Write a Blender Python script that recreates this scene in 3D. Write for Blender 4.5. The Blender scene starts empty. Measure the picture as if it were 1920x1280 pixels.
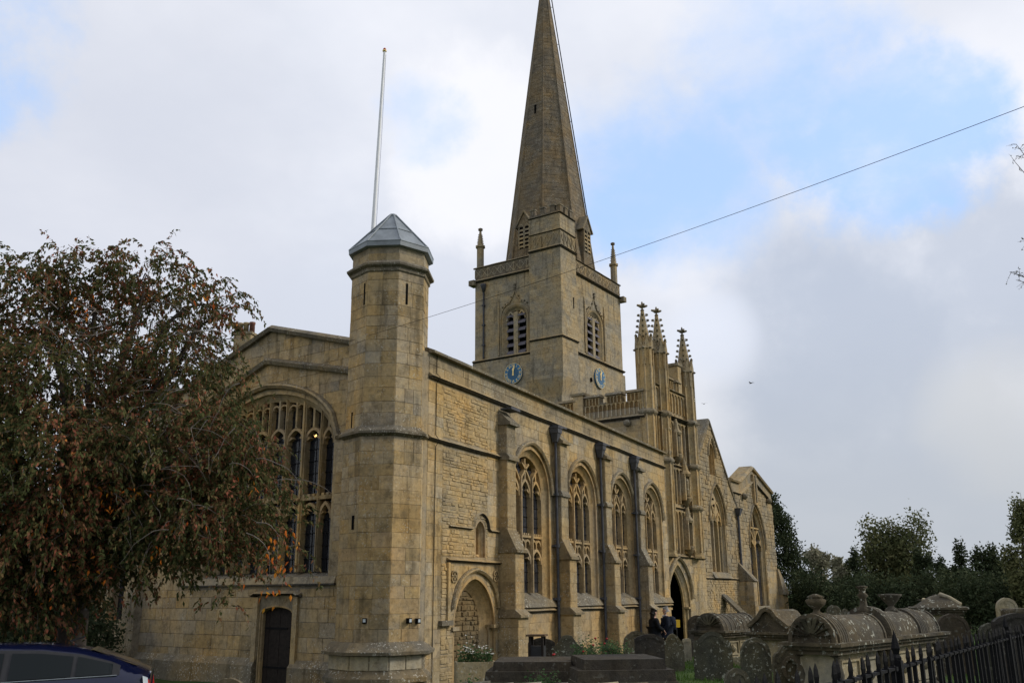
import bpy, bmesh, math, random
import numpy as np
from math import sin, cos, pi, radians, hypot, atan2, sqrt
from mathutils import Vector, Matrix
from mathutils.geometry import tessellate_polygon
random.seed(7); rng = np.random.default_rng(7)
SC = bpy.context.scene; COL = SC.collection
# ------------------------------------------------------------------ camera
FPX = 1700.0; PITCH = radians(15.6); ROLL = radians(-0.38); YAW = radians(26.4); CAMZ = 2.4
FW = Vector((cos(PITCH)*cos(YAW), cos(PITCH)*sin(YAW), sin(PITCH)))
RT = Vector((sin(YAW), -cos(YAW), 0)); UP = RT.cross(FW)
R2 = RT*cos(ROLL) + UP*sin(ROLL); U2 = -RT*sin(ROLL) + UP*cos(ROLL)
cam_data = bpy.data.cameras.new('camera'); cam = bpy.data.objects.new('camera', cam_data); COL.objects.link(cam)
cam_data.sensor_width = 36; cam_data.lens = FPX/1920*36; cam_data.clip_start = .05; cam_data.clip_end = 5000
M3 = Matrix((R2, U2, -FW)).transposed()
cam.matrix_world = Matrix.Translation((0, 0, CAMZ)) @ M3.to_4x4()
SC.camera = cam
# ------------------------------------------------------------------ view + world
SC.view_settings.view_transform = 'Standard'; SC.view_settings.look = 'None'
SC.view_settings.exposure = 0.22; SC.view_settings.gamma = 1.0; SC.view_settings.use_curve_mapping = False
SUN_AZ = radians(-62); SUN_EL = radians(31)          # azimuth from +X, counter-clockwise
world = bpy.data.worlds.new('World'); SC.world = world; world.use_nodes = True
def raydir(px, py): return (FW*FPX + R2*(px-960) - U2*(py-640)).normalized()
def build_world():
    nt = world.node_tree; nt.nodes.clear(); N = nt.nodes.new; L = nt.links.new
    out = N('ShaderNodeOutputWorld'); bg = N('ShaderNodeBackground'); bg.inputs[1].default_value = 0.108
    L(bg.outputs[0], out.inputs[0])
    sky = N('ShaderNodeTexSky'); sky.sky_type = 'NISHITA'; sky.sun_disc = False
    sky.sun_elevation = SUN_EL; sky.sun_rotation = pi/2 - SUN_AZ
    tc = N('ShaderNodeTexCoord'); d = tc.outputs['Generated']
    sep = N('ShaderNodeSeparateXYZ'); L(d, sep.inputs[0])
    def math_(op, a, b=None, clamp=False):
        n = N('ShaderNodeMath'); n.operation = op; n.use_clamp = clamp
        for i, v in enumerate((a, b)):
            if v is None: continue
            if isinstance(v, (int, float)): n.inputs[i].default_value = v
            else: L(v, n.inputs[i])
        return n.outputs[0]
    zz = math_('ADD', math_('MAXIMUM', sep.outputs[2], 0.0), .22)
    cb = N('ShaderNodeCombineXYZ'); L(math_('DIVIDE', sep.outputs[0], zz), cb.inputs[0]); L(math_('DIVIDE', sep.outputs[1], zz), cb.inputs[1])
    def noise(scale, det, rough, vec, off=0):
        n = N('ShaderNodeTexNoise'); n.inputs['Scale'].default_value = scale; n.inputs['Detail'].default_value = det
        n.inputs['Roughness'].default_value = rough
        mp = N('ShaderNodeMapping'); mp.inputs['Location'].default_value = (off, off*.7, off*1.3); L(vec, mp.inputs[0]); L(mp.outputs[0], n.inputs['Vector'])
        return n.outputs['Fac']
    n_big = noise(1.1, 6, .55, cb.outputs[0], 3.1); n_fine = noise(2.6, 9, .6, cb.outputs[0], 9.7); n_dir = noise(5.5, 7, .6, d, 1.7)
    def ramp(v, lo, hi):
        n = N('ShaderNodeMapRange'); n.interpolation_type = 'SMOOTHSTEP'; n.inputs[1].default_value = lo; n.inputs[2].default_value = hi
        L(v, n.inputs[0]); return n.outputs[0]
    def mass(px, py, rad_out, rad_in, k=.03):           # a cloud mass or a gap round one direction of the sky
        v = raydir(px, py); n = N('ShaderNodeVectorMath'); n.operation = 'DOT_PRODUCT'; L(d, n.inputs[0]); n.inputs[1].default_value = v
        w = math_('ADD', n.outputs['Value'], math_('MULTIPLY', math_('SUBTRACT', n_dir, .5), k))
        return ramp(w, cos(radians(rad_out)), cos(radians(rad_in)))
    def mix(f, a, b):
        n = N('ShaderNodeMix'); n.data_type = 'RGBA'
        if isinstance(f, float): n.inputs[0].default_value = f
        else: L(f, n.inputs[0])
        for s, v in ((6, a), (7, b)):
            if isinstance(v, tuple): n.inputs[s].default_value = (*v, 1)
            else: L(v, n.inputs[s])
        return n.outputs[2]
    cloud = mix(ramp(n_big, .35, .68), (5.6, 5.95, 6.8), (7.3, 7.45, 8.0))
    cloud = mix(math_('MULTIPLY', mass(150, 330, 17, 5, .05), .45), cloud, (5.3, 5.5, 6.2))
    grey = math_('MAXIMUM', mass(1600, 660, 10.5, 1.0, .030), math_('MULTIPLY', mass(1850, 570, 9, 1.0, .04), .85))
    grey = math_('MAXIMUM', grey, math_('MULTIPLY', mass(1700, 900, 11, 3, .05), .8))
    cloud = mix(math_('MULTIPLY', grey, .80), cloud, (3.75, 4.3, 5.35))
    cloud = mix(math_('MULTIPLY', mass(1330, 640, 3.6, 1.2, .004), .8), cloud, (6.6, 7.0, 8.0))
    cloud = mix(math_('MULTIPLY', mass(1890, 790, 5.5, 1.2, .010), .75), cloud, (6.0, 6.1, 6.3))
    cloud = mix(math_('MULTIPLY', mass(870, 290, 7, 2.5, .02), .7), cloud, (8.2, 8.2, 8.5))
    # thin haze towards the horizon
    cloud = mix(math_('MULTIPLY', ramp(sep.outputs[2], .34, .0), .75), cloud, (4.0, 4.25, 4.5))
    gap = math_('MAXIMUM', mass(1250, 330, 7.5, 1.5, .022), mass(1470, 110, 8.0, 1.5, .03))
    gap = math_('MAXIMUM', gap, mass(1650, 250, 6.5, 1.5, .03))
    gap = math_('MAXIMUM', gap, mass(1180, 400, 4.5, 1, .012))
    gap = math_('MAXIMUM', gap, math_('MULTIPLY', mass(775, 235, 3.2, .4, .008), .55))
    gap = math_('MAXIMUM', gap, math_('MULTIPLY', mass(10, 130, 6.5, .6, .03), .8))
    free = math_('MULTIPLY', ramp(n_big, .50, .40), ramp(n_fine, .62, .45))
    gap = math_('MULTIPLY', math_('MAXIMUM', gap, math_('MULTIPLY', free, .0)), math_('ADD', .30, math_('MULTIPLY', ramp(n_fine, .68, .40), .55)))
    blue = mix(.75, sky.outputs[0], (4.1, 6.3, 10.2))
    col = mix(gap, cloud, blue)
    # below the horizon the world is hidden by the ground sheet
    L(col, bg.inputs[0])
build_world()
sun_d = bpy.data.lights.new('sun', 'SUN'); sun = bpy.data.objects.new('sun', sun_d); COL.objects.link(sun)
sun_d.energy = 2.0; sun_d.angle = radians(12); sun_d.color = (1.0, .94, .84)
sdir = Vector((cos(SUN_EL)*cos(SUN_AZ), cos(SUN_EL)*sin(SUN_AZ), sin(SUN_EL)))
sun.rotation_euler = (-sdir).to_track_quat('-Z', 'Y').to_euler()

# ------------------------------------------------------------------ materials
MATS = {}
class NT:
    def __init__(s, name, rough=.9, spec=.3, metal=0):
        m = bpy.data.materials.new(name); m.use_nodes = True; s.m = m; s.t = m.node_tree; s.b = s.t.nodes['Principled BSDF']
        s.b.inputs['Roughness'].default_value = rough; s.b.inputs['Specular IOR Level'].default_value = spec; s.b.inputs['Metallic'].default_value = metal
        MATS[name] = m
    def n(s, t): return s.t.nodes.new('ShaderNode'+t)
    def l(s, a, b): s.t.links.new(a, b)
    def pos(s):
        if not hasattr(s, '_p'): s._p = s.n('NewGeometry')
        return s._p.outputs['Position']
    def noise(s, scale, det=4, rough=.6, vec=None, stretch=None):
        n = s.n('TexNoise'); n.inputs['Scale'].default_value = scale; n.inputs['Detail'].default_value = det; n.inputs['Roughness'].default_value = rough
        v = vec or s.pos()
        if stretch:
            mp = s.n('Mapping'); mp.inputs['Scale'].default_value = stretch; s.l(v, mp.inputs[0]); v = mp.outputs[0]
        s.l(v, n.inputs['Vector']); return n.outputs['Fac']
    def ramp(s, f, stops, interp='LINEAR'):
        r = s.n('ValToRGB'); r.color_ramp.interpolation = interp
        while len(r.color_ramp.elements) < len(stops): r.color_ramp.elements.new(.5)
        for e, (p, c) in zip(r.color_ramp.elements, stops): e.position = p; e.color = (*c, 1) if len(c) == 3 else c
        s.l(f, r.inputs[0]); return r.outputs[0]
    def mr(s, f, lo, hi, a=0, b=1):
        n = s.n('MapRange'); n.interpolation_type = 'SMOOTHSTEP'
        for i, v in enumerate((lo, hi, a, b)): n.inputs[i+1].default_value = v
        s.l(f, n.inputs[0]); return n.outputs[0]
    def mix(s, f, a, b, mode='MIX'):
        n = s.n('Mix'); n.data_type = 'RGBA'; n.blend_type = mode
        if isinstance(f, (int, float)): n.inputs[0].default_value = f
        else: s.l(f, n.inputs[0])
        for k, v in ((6, a), (7, b)):
            if isinstance(v, tuple): n.inputs[k].default_value = (*v, 1)
            else: s.l(v, n.inputs[k])
        return n.outputs[2]
    def math(s, op, a, b=0.0):
        n = s.n('Math'); n.operation = op
        for i, v in enumerate((a, b)):
            if isinstance(v, (int, float)): n.inputs[i].default_value = v
            else: s.l(v, n.inputs[i])
        return n.outputs[0]
    def rnd(s):
        g = s.n('NewGeometry'); o = s.n('ObjectInfo')
        return s.math('FRACT', s.math('ADD', g.outputs['Random Per Island'], o.outputs['Random']))
    def bump(s, h, strength=.4, dist=.02):
        b = s.n('Bump'); b.inputs['Strength'].default_value = strength; b.inputs['Distance'].default_value = dist
        s.l(h, b.inputs['Height']); s.l(b.outputs[0], s.b.inputs['Normal'])
    def color(s, c):
        if isinstance(c, tuple): s.b.inputs['Base Color'].default_value = (*c, 1)
        else: s.l(c, s.b.inputs['Base Color'])
def stone(name, cols, lichen=.3, stain=.5, bump=.5, gain=1.0, lichcol=(.50, .48, .40), lsc=21):
    s = NT(name, .93, .2)
    cols = [(c[0]*gain*.95, c[1]*gain*.90, c[2]*gain*.865) for c in cols]; k = len(cols)
    mean = tuple(sum(c[j] for c in cols)/k for j in range(3)); base = s.mix(.20, s.ramp(s.rnd(), [((i+.5)/k, c) for i, c in enumerate(cols)]), mean)
    pg = s.noise(.55, 6, .62); base = s.mix(s.mr(pg, .46, .64, .0, .6), base, s.mix(1.0, base, (1.08, .92, .64), 'MULTIPLY')); base = s.mix(s.mr(pg, .53, .40, .0, .95), base, s.mix(1.0, base, (.74, .80, .95), 'MULTIPLY'))
    big = s.noise(.45, 5, .6); base = s.mix(s.mr(big, .35, .68, 0, .42), base, s.mix(.5, cols[0], cols[-1]))
    fine = s.noise(9, 8, .72)
    base = s.mix(s.mr(fine, .48, .72, .0, .8), base, s.mix(1.0, base, (1.42, 1.38, 1.28), 'MULTIPLY'))
    base = s.mix(s.mr(fine, .50, .30, .0, .75), base, s.mix(1.0, base, (.58, .56, .52), 'MULTIPLY'))
    sp = s.noise(17, 6, .75); base = s.mix(s.mr(sp, .56, .70, .0, .55), base, s.mix(1.0, base, (.50, .50, .48), 'MULTIPLY'))
    dk = s.noise(3.7, 8, .72); base = s.mix(s.mr(dk, .52, .66, .0, .6), base, s.mix(1.0, base, (.55, .54, .52), 'MULTIPLY'))
    pt = s.noise(.8, 5, .65); base = s.mix(s.mr(pt, .50, .66, .0, .55), base, s.mix(1.0, base, (1.22, 1.05, .74), 'MULTIPLY'))
    mot = s.noise(2.3, 6, .65); base = s.mix(s.mr(mot, .50, .72, 0, stain), base, tuple(v*.42 for v in (cols[0][0], cols[0][1]*1.02, cols[0][2]*1.1)))
    run = s.noise(1.0, 5, .6, stretch=(3.2, 3.2, .28)); base = s.mix(s.mr(run, .53, .70, 0, min(1, stain*1.1)), base, s.mix(1.0, base, (.36, .36, .36), 'MULTIPLY'))
    l1 = s.noise(lsc, 3, .55); l2 = s.noise(1.6, 4, .6)
    spot = s.math('MULTIPLY', s.mr(l1, .585, .64), s.mr(l2, .42, .58, 0, lichen)); base = s.mix(spot, base, lichcol)
    s.color(base)
    h = s.math('ADD', s.math('MULTIPLY', fine, .6), s.math('MULTIPLY', s.noise(34, 5, .7), .5)); s.bump(h, bump, .025)
    return s.m
HONEY = [(.30, .235, .125), (.42, .31, .14), (.37, .305, .185), (.47, .385, .24), (.30, .262, .19), (.42, .33, .175), (.40, .365, .275), (.45, .335, .16)]
stone('limestone', HONEY, .45, .62, .7)
stone('limestone_joint', [(.27, .235, .16), (.31, .265, .18)], .2, .5)
stone('limestone_warm', [(.40, .29, .14), (.44, .33, .17), (.34, .26, .14), (.42, .33, .20)], .1, .5, .5)
stone('limestone_grey', [(.25, .205, .125), (.33, .27, .16), (.38, .32, .20), (.28, .24, .16), (.35, .275, .15)], .6, .6, .7)
stone('limestone_weathered', [(.20, .175, .12), (.26, .225, .15), (.17, .15, .105)], .95, .5, 1.0, lichcol=(.46, .44, .37))
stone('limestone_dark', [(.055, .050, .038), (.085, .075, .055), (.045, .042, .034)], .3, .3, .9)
stone('limestone_pale', [(.40, .37, .28), (.44, .41, .32)], .3, .3)
stone('rubble_stone', [(.42, .325, .17), (.48, .375, .20), (.37, .295, .165), (.43, .35, .22), (.36, .27, .13)], .3, .3, .9)
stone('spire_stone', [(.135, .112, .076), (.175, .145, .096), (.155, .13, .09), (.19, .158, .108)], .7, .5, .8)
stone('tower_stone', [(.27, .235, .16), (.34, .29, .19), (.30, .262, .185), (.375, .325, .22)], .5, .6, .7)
stone('tomb_stone', [(.095, .085, .060), (.125, .112, .08), (.08, .074, .056)], 1.0, .6, 1.2, lichcol=(.34, .34, .28), lsc=16)
stone('ochre_stone', [(.20, .135, .055), (.25, .17, .08), (.17, .115, .05)], .1, .5, .7)
stone('tomb_dark', [(.042, .038, .030), (.055, .049, .038)], .35, .5, 1.0, lichcol=(.20, .20, .17), lsc=13)
stone('tomb_mid', [(.088, .084, .060), (.12, .112, .08), (.075, .078, .052)], 1.0, .7, 1.2, lichcol=(.29, .29, .23), lsc=16)
stone('tomb_pale', [(.36, .33, .23), (.31, .285, .20)], .7, .5, .8)
stone('rubble_brown', [(.17, .13, .07), (.21, .165, .09), (.13, .105, .06)], .2, .4, .9)
stone('slate_stone', [(.085, .082, .066), (.12, .113, .088), (.15, .14, .105)], .5, .4, 1.0)
def plain(name, c, rough=.6, metal=0, spec=.4, var=.25, scale=6, bump=0):
    s = NT(name, rough, spec, metal); n = s.noise(scale, 6, .65)
    s.color(s.mix(s.mr(n, .3, .7), tuple(v*(1-var) for v in c), tuple(min(1, v*(1+var)) for v in c)))
    if bump: s.bump(s.noise(scale*5, 4, .7), bump, .01)
    return s.m
plain('lead', (.18, .205, .225), .5, .0, .5, .22, 3, .15)
plain('pipe_paint', (.062, .063, .070), .7, 0, .2, .3, 4)
plain('iron', (.005, .005, .006), .7, 0, .14, .4, 30, .3)
plain('wood_dark', (.020, .015, .012), .75, 0, .2, .35, 12, .3)
plain('wood_brown', (.10, .065, .035), .8, 0, .2, .3, 12, .3)
plain('clock_blue', (.020, .135, .27), .5, 0, .4, .12, 3)
plain('clock_blue_deep', (.014, .08, .16), .5, 0, .4, .12, 3)
plain('gold_leaf', (.80, .60, .24), .4, .3, .5, .12, 9)
plain('white_paint', (.70, .71, .73), .5, 0, .4, .06, 3)
plain('red_paint', (.45, .04, .02), .5, 0, .4, .1, 3)
plain('void', (.004, .004, .004), .95, 0, .05, .2, 2)
plain('louvre_lead', (.11, .10, .115), .7, 0, .3, .25, 5)
plain('yellow_sign', (.75, .47, .03), .6, 0, .3, .05, 3)
plain('black_cloth', (.006, .007, .009), .85, 0, .15, .4, 12, .4)
plain('navy_cloth', (.010, .013, .022), .85, 0, .15, .4, 12, .4)
plain('skin', (.42, .24, .17), .6, 0, .3, .08, 12)
plain('hair_grey', (.30, .28, .26), .8, 0, .2, .3, 40)
plain('hair_dark', (.008, .006, .005), .7, 0, .2, .3, 40)
plain('white_cloth', (.62, .62, .62), .8, 0, .2, .06, 12)
plain('bark', (.075, .062, .052), .92, 0, .15, .45, 7, .9)
plain('twig_bark', (.17, .145, .125), .9, 0, .15, .35, 9, .5)
plain('brick_red', (.16, .075, .055), .9, 0, .2, .3, 8, .5)
plain('white_petal', (.75, .75, .70), .6, 0, .3, .05, 12)
plain('red_petal', (.26, .010, .012), .6, 0, .3, .1, 12)
plain('rubber', (.012, .012, .012), .8, 0, .2, .2, 9)
plain('tarmac', (.05, .05, .052), .93, 0, .2, .25, 30, .6)
plain('bird_black', (.01, .01, .012), .8, 0, .2, .2, 9)
plain('plastic_black', (.02, .02, .022), .5, 0, .3, .2, 9)
s = NT('car_paint', .16, .5, .25); s.color(s.mix(s.mr(s.noise(40, 2), .3, .7), (.004, .006, .026), (.005, .008, .034))); s.b.inputs['Coat Weight'].default_value = .35
s = NT('car_glass', .05, .16); s.color((.008, .011, .012))
s = NT('lamp_red', .1, .6); s.color((.45, .02, .02))
s = NT('lamp_clear', .08, .6); s.color((.55, .60, .62))
s = NT('window_glass', .16, .55); nz = s.noise(2.2, 4); s.color(s.mix(s.mr(nz, .35, .7), (.010, .012, .016), (.045, .048, .056))); s.bump(s.noise(7, 3), .35, .02)
s = NT('window_glass_clear', .12, .5); s.color((.02, .022, .026))
tr = s.n('BsdfTransparent'); mx = s.n('MixShader'); mx.inputs[0].default_value = .35; o = s.t.nodes['Material Output']
s.l(s.b.outputs[0], mx.inputs[1]); s.l(tr.outputs[0], mx.inputs[2]); s.l(mx.outputs[0], o.inputs[0])
s = NT('candle_glow', .5); s.color((1, .6, .2)); s.b.inputs['Emission Color'].default_value = (1, .62, .22, 1); s.b.inputs['Emission Strength'].default_value = 14
def leafmat(name, stops, trans=.25, noise_w=.35, scale=.9):
    s = NT(name, .85, .08); r = s.rnd(); n = s.noise(scale, 4, .6)
    f = s.math('ADD', s.math('MULTIPLY', r, 1-noise_w), s.math('MULTIPLY', s.mr(n, .32, .68), noise_w))
    c = s.ramp(f, stops); s.color(c)
    t = s.n('BsdfTranslucent'); s.l(c, t.inputs[0]); m = s.n('MixShader'); m.inputs[0].default_value = trans; o = s.t.nodes['Material Output']
    s.l(s.b.outputs[0], m.inputs[1]); s.l(t.outputs[0], m.inputs[2]); s.l(m.outputs[0], o.inputs[0]); return s.m
leafmat('cherry_leaf', [(.0, (.034, .048, .018)), (.46, (.078, .084, .030)), (.62, (.135, .095, .040)), (.78, (.20, .085, .050)), (.90, (.30, .095, .055)), (1.0, (.50, .20, .05))])
leafmat('orange_leaf', [(.0, (.42, .07, .02)), (.5, (.50, .14, .02)), (1.0, (.50, .26, .03))], .3)
leafmat('yew_leaf', [(.0, (.022, .033, .016)), (.6, (.045, .060, .030)), (1.0, (.085, .095, .045))], .2)
leafmat('green_leaf', [(.0, (.055, .070, .030)), (.6, (.115, .125, .055)), (1.0, (.22, .21, .10))], .3)
leafmat('pale_leaf', [(.0, (.15, .15, .10)), (.6, (.21, .20, .135)), (1.0, (.30, .27, .19))], .3)
leafmat('rose_leaf', [(.0, (.02, .05, .018)), (.6, (.045, .085, .03)), (1.0, (.10, .14, .06))], .2)
leafmat('grass_blade', [(.0, (.035, .070, .016)), (.6, (.06, .115, .022)), (1.0, (.11, .16, .04))], .25)
s = NT('turf', .95, .15); s.color(s.mix(s.mr(s.noise(1.4, 8, .7), .35, .66), (.026, .050, .012), (.058, .095, .022))); s.bump(s.noise(22, 6, .7), .8, .04)

# ------------------------------------------------------------------ mesh helpers
ORG = {}
class MB:
    def __init__(s): s.v = []; s.f = []; s.m = []; s.mats = []; s.sm = []
    def mat(s, name):
        if name not in s.mats: s.mats.append(name)
        return s.mats.index(name)
    def add(s, verts, faces, mat=None, smooth=False):
        b = len(s.v); s.v += [tuple(v) for v in verts]; k = s.mat(mat) if mat else 0
        for f in faces: s.f.append(tuple(b+i for i in f)); s.m.append(k); s.sm.append(smooth)
    def hexa(s, p, mat=None):   # p: 4 lower ccw, 4 upper ccw
        s.add(p, [(3, 2, 1, 0), (4, 5, 6, 7), (0, 1, 5, 4), (1, 2, 6, 5), (2, 3, 7, 6), (3, 0, 4, 7)], mat)
    def tube(s, pts, rad, n=6, mat=None, caps=True):
        pts = [Vector(p) for p in pts]; rad = rad if isinstance(rad, (list, tuple)) else [rad]*len(pts)
        V = []; prev = None
        for i, p in enumerate(pts):
            t = (pts[min(i+1, len(pts)-1)]-pts[max(i-1, 0)]).normalized()
            a = prev - t*prev.dot(t) if prev is not None else (Vector((0, 0, 1)).cross(t) if abs(t.z) < .95 else Vector((1, 0, 0)).cross(t))
            a.normalize(); prev = a; b = t.cross(a)
            for k in range(n): V.append(p+(a*cos(2*pi*k/n)+b*sin(2*pi*k/n))*rad[i])
        F = [(i*n+k, i*n+(k+1) % n, (i+1)*n+(k+1) % n, (i+1)*n+k) for i in range(len(pts)-1) for k in range(n)]
        s.add(V, F, mat, True)
        if caps: s.add(V[:n], [tuple(reversed(range(n)))], mat); s.add(V[-n:], [tuple(range(n))], mat)
    def lathe(s, c, prof, n=12, mat=None, smooth=True, rot=0, squash=None):
        V = []; c = Vector(c)
        for r, z in prof:
            for k in range(n):
                a = rot+2*pi*k/n; V.append(c+Vector((r*cos(a), r*sin(a), z)))
        F = [(i*n+k, i*n+(k+1) % n, (i+1)*n+(k+1) % n, (i+1)*n+k) for i in range(len(prof)-1) for k in range(n)]
        F += [tuple(reversed(range(n))), tuple((len(prof)-1)*n+k for k in range(n))]
        s.add(V, F, mat, smooth)
    def build(s, name, parent=None, mat=None, base=None):
        me = bpy.data.meshes.new(name)
        o = ORG.get(parent.name, Vector((0, 0, 0))) if parent else (Vector(base) if base else Vector((0, 0, 0)))
        me.from_pydata([(x-o.x, y-o.y, z-o.z) for x, y, z in s.v], [], s.f)
        if s.mats:
            for n in s.mats: me.materials.append(MATS[n])
            me.polygons.foreach_set('material_index', s.m)
        else: me.materials.append(MATS[mat])
        me.polygons.foreach_set('use_smooth', s.sm); me.update()
        ob = bpy.data.objects.new(name, me); COL.objects.link(ob)
        if parent: ob.parent = parent; ORG[ob.name] = o
        else: ob.location = o; ORG[ob.name] = o
        return ob
def setp(o, label=None, cat=None, group=None, kind=None):
    if label: o['label'] = label
    if cat: o['category'] = cat
    if group: o['group'] = group
    if kind: o['kind'] = kind
    return o
def thing(name, label, cat, loc=(0, 0, 0), group=None):
    o = bpy.data.objects.new(name, None); COL.objects.link(o); o.location = loc; ORG[o.name] = Vector(loc); o.empty_display_size = .3
    return setp(o, label, cat, group)
def holder(name, parent, loc):      # a part that is itself only a group of sub-parts is never used; parts carry a mesh
    raise NotImplementedError
class Frame:
    """vertical working plane: s to the right, z up, d outward"""
    def __init__(s, ox, oy, deg): s.o = Vector((ox, oy, 0)); s.deg = deg; a = radians(deg); s.u = Vector((cos(a), sin(a), 0)); s.n = Vector((sin(a), -cos(a), 0))
    def w(s, a, z, d=0): p = s.o+s.u*a+s.n*d; return (p.x, p.y, z)
    def sub(s, a, d, ddeg): p = s.o+s.u*a+s.n*d; return Frame(p.x, p.y, s.deg+ddeg)
    def px(s, x, y, d=0):
        r = FW*FPX+R2*(x-960)-U2*(y-640); o = s.o+s.n*d; t = o.dot(s.n)/r.dot(s.n); p = r*t
        return ((p-o).dot(s.u), CAMZ+p.z)
def box(mb, F, s0, s1, d0, d1, z0, z1, mat=None):
    mb.hexa([F.w(s0, z0, d1), F.w(s1, z0, d1), F.w(s1, z0, d0), F.w(s0, z0, d0), F.w(s0, z1, d1), F.w(s1, z1, d1), F.w(s1, z1, d0), F.w(s0, z1, d0)], mat)
def wedge(mb, F, s0, s1, d0, d1, z0, z1, d1t=None, mat=None):   # top front edge pulled back to d1t: weathered set-off
    t = d0+.01 if d1t is None else d1t
    mb.hexa([F.w(s0, z0, d1), F.w(s1, z0, d1), F.w(s1, z0, d0), F.w(s0, z0, d0), F.w(s0, z1, t), F.w(s1, z1, t), F.w(s1, z1, d0), F.w(s0, z1, d0)], mat)
def prism(mb, F, poly, d0, d1, mat=None):
    n = len(poly); V = [F.w(a, z, d0) for a, z in poly]+[F.w(a, z, d1) for a, z in poly]
    tri = tessellate_polygon([[Vector((a, z, 0)) for a, z in poly]])
    mb.add(V, [tuple(n+i for i in t) for t in tri]+[tuple(t) for t in tri]+[(i, (i+1) % n, n+(i+1) % n, n+i) for i in range(n)], mat)
def wall(mb, F, outer, holes, thick, mat=None, d=0, rmat=None):
    loops = [outer]+holes; flat = [p for l in loops for p in l]
    tri = tessellate_polygon([[Vector((a, z, 0)) for a, z in l] for l in loops])
    mb.add([F.w(a, z, d) for a, z in flat], [tuple(t) for t in tri], mat)
    for k, l in enumerate(loops):
        n = len(l); mb.add([F.w(a, z, d) for a, z in l]+[F.w(a, z, d-thick) for a, z in l], [(i, (i+1) % n, n+(i+1) % n, n+i) for i in range(n)], (rmat or mat) if k else mat)
def offs(path, w):
    P = [Vector(p) for p in path]; out = []
    for i, p in enumerate(P):
        n = Vector((0, 0)); c = 0; ds = []
        if i > 0: ds.append((p-P[i-1]).normalized())
        if i < len(P)-1: ds.append((P[i+1]-p).normalized())
        for e in ds: n += Vector((-e.y, e.x))
        n.normalize(); k = max(.45, n.dot(Vector((-ds[0].y, ds[0].x)))); out.append(p+n*(w/k))
    return out
def band(mb, F, path, w0, w1, d0, d1, d1b=None, mat=None):
    """moulding of rectangular or splayed section swept along a path on the plane; w to the left of travel"""
    if d1b is None: d1b = d1
    A = offs(path, w0); B = offs(path, w1); n = len(path)
    V = [F.w(p.x, p.y, d0) for p in A]+[F.w(p.x, p.y, d1) for p in A]+[F.w(p.x, p.y, d1b) for p in B]+[F.w(p.x, p.y, d0) for p in B]
    Q = []
    for i in range(n-1):
        for k in range(4): Q.append((k*n+i, k*n+i+1, ((k+1) % 4)*n+i+1, ((k+1) % 4)*n+i))
    Q += [(0, n, 2*n, 3*n), (4*n-1, 3*n-1, 2*n-1, n-1)]
    mb.add(V, Q, mat)
def arch(s0, s1, zb, zs, zt, n=9, kind='point', legs=True):
    h = (s1-s0)/2; r = zt-zs; m = (s0+s1)/2; L = []
    for i in range(n+1):
        u = i/n
        if kind == 'point' and r >= h*.999:
            R = (h*h+r*r)/(2*h); a = u*math.acos(max(-1, min(1, (R-h)/R))); L.append((s0+R-R*cos(a), zs+R*sin(a)))
        elif kind == 'ogee':
            x = h*(1-u); zz = .5*(1-cos(pi*u))*.55+.45*u if False else None
            t = u; zc = (sqrt(max(0, 1-(1-t)**2)) if t < .62 else sqrt(1-.38**2)+(1-sqrt(1-.38**2))*((t-.62)/.38)**2.2)
            a0 = sqrt(1-.38**2); zc = (zc if t < .62 else a0+(1.55-a0)*((t-.62)/.38)**2.0)/1.55
            L.append((m-x, zs+r*zc))
        else:
            q = (1-(1-u)**2.3)**(1/1.9) if u < 1 else 1
            L.append((s0+h*u, zs+r*(.86*q+.14*u)))
    Rr = [(2*m-a, z) for a, z in reversed(L[:-1])]
    P = L+Rr
    return ([(s0, zb)] if legs else [])+P+([(s1, zb)] if legs else [])
def spans(poly, z):
    xs = []; n = len(poly)
    for i in range(n):
        (a, b), (c, d) = poly[i], poly[(i+1) % n]
        if (b > z) != (d > z): xs.append(a+(z-b)*(c-a)/(d-b))
    xs.sort(); return [(xs[i], xs[i+1]) for i in range(0, len(xs)-1, 2)]
def courses(F, outer, holes, z0, z1, ch, bw, R, gap=.012, sl=None):
    """rows of stones that fill outer minus holes"""
    z = z0; out = []
    while z < z1-.05:
        h = R.uniform(*ch); zt = min(z+h, z1); zm = (z+zt)/2
        sp = spans(outer, zm); cut = []
        for hl in holes:
            for q in (z+.01, zm, zt-.01): cut += spans(hl, q)
        for a, b in sp:
            segs = [(a, b)]
            for c, d in cut:
                new = []
                for x, y in segs:
                    if d <= x or c >= y: new.append((x, y)); continue
                    if c > x: new.append((x, c))
                    if d < y: new.append((d, y))
                segs = new
            for x, y in segs:
                p = x
                while p < y-.03:
                    q = min(p+R.uniform(*bw), y)
                    if y-q < bw[0]*.5: q = y
                    out.append((p+gap/2, q-gap/2, z+gap/2, zt-gap/2)); p = q
        z = zt
    return out
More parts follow.
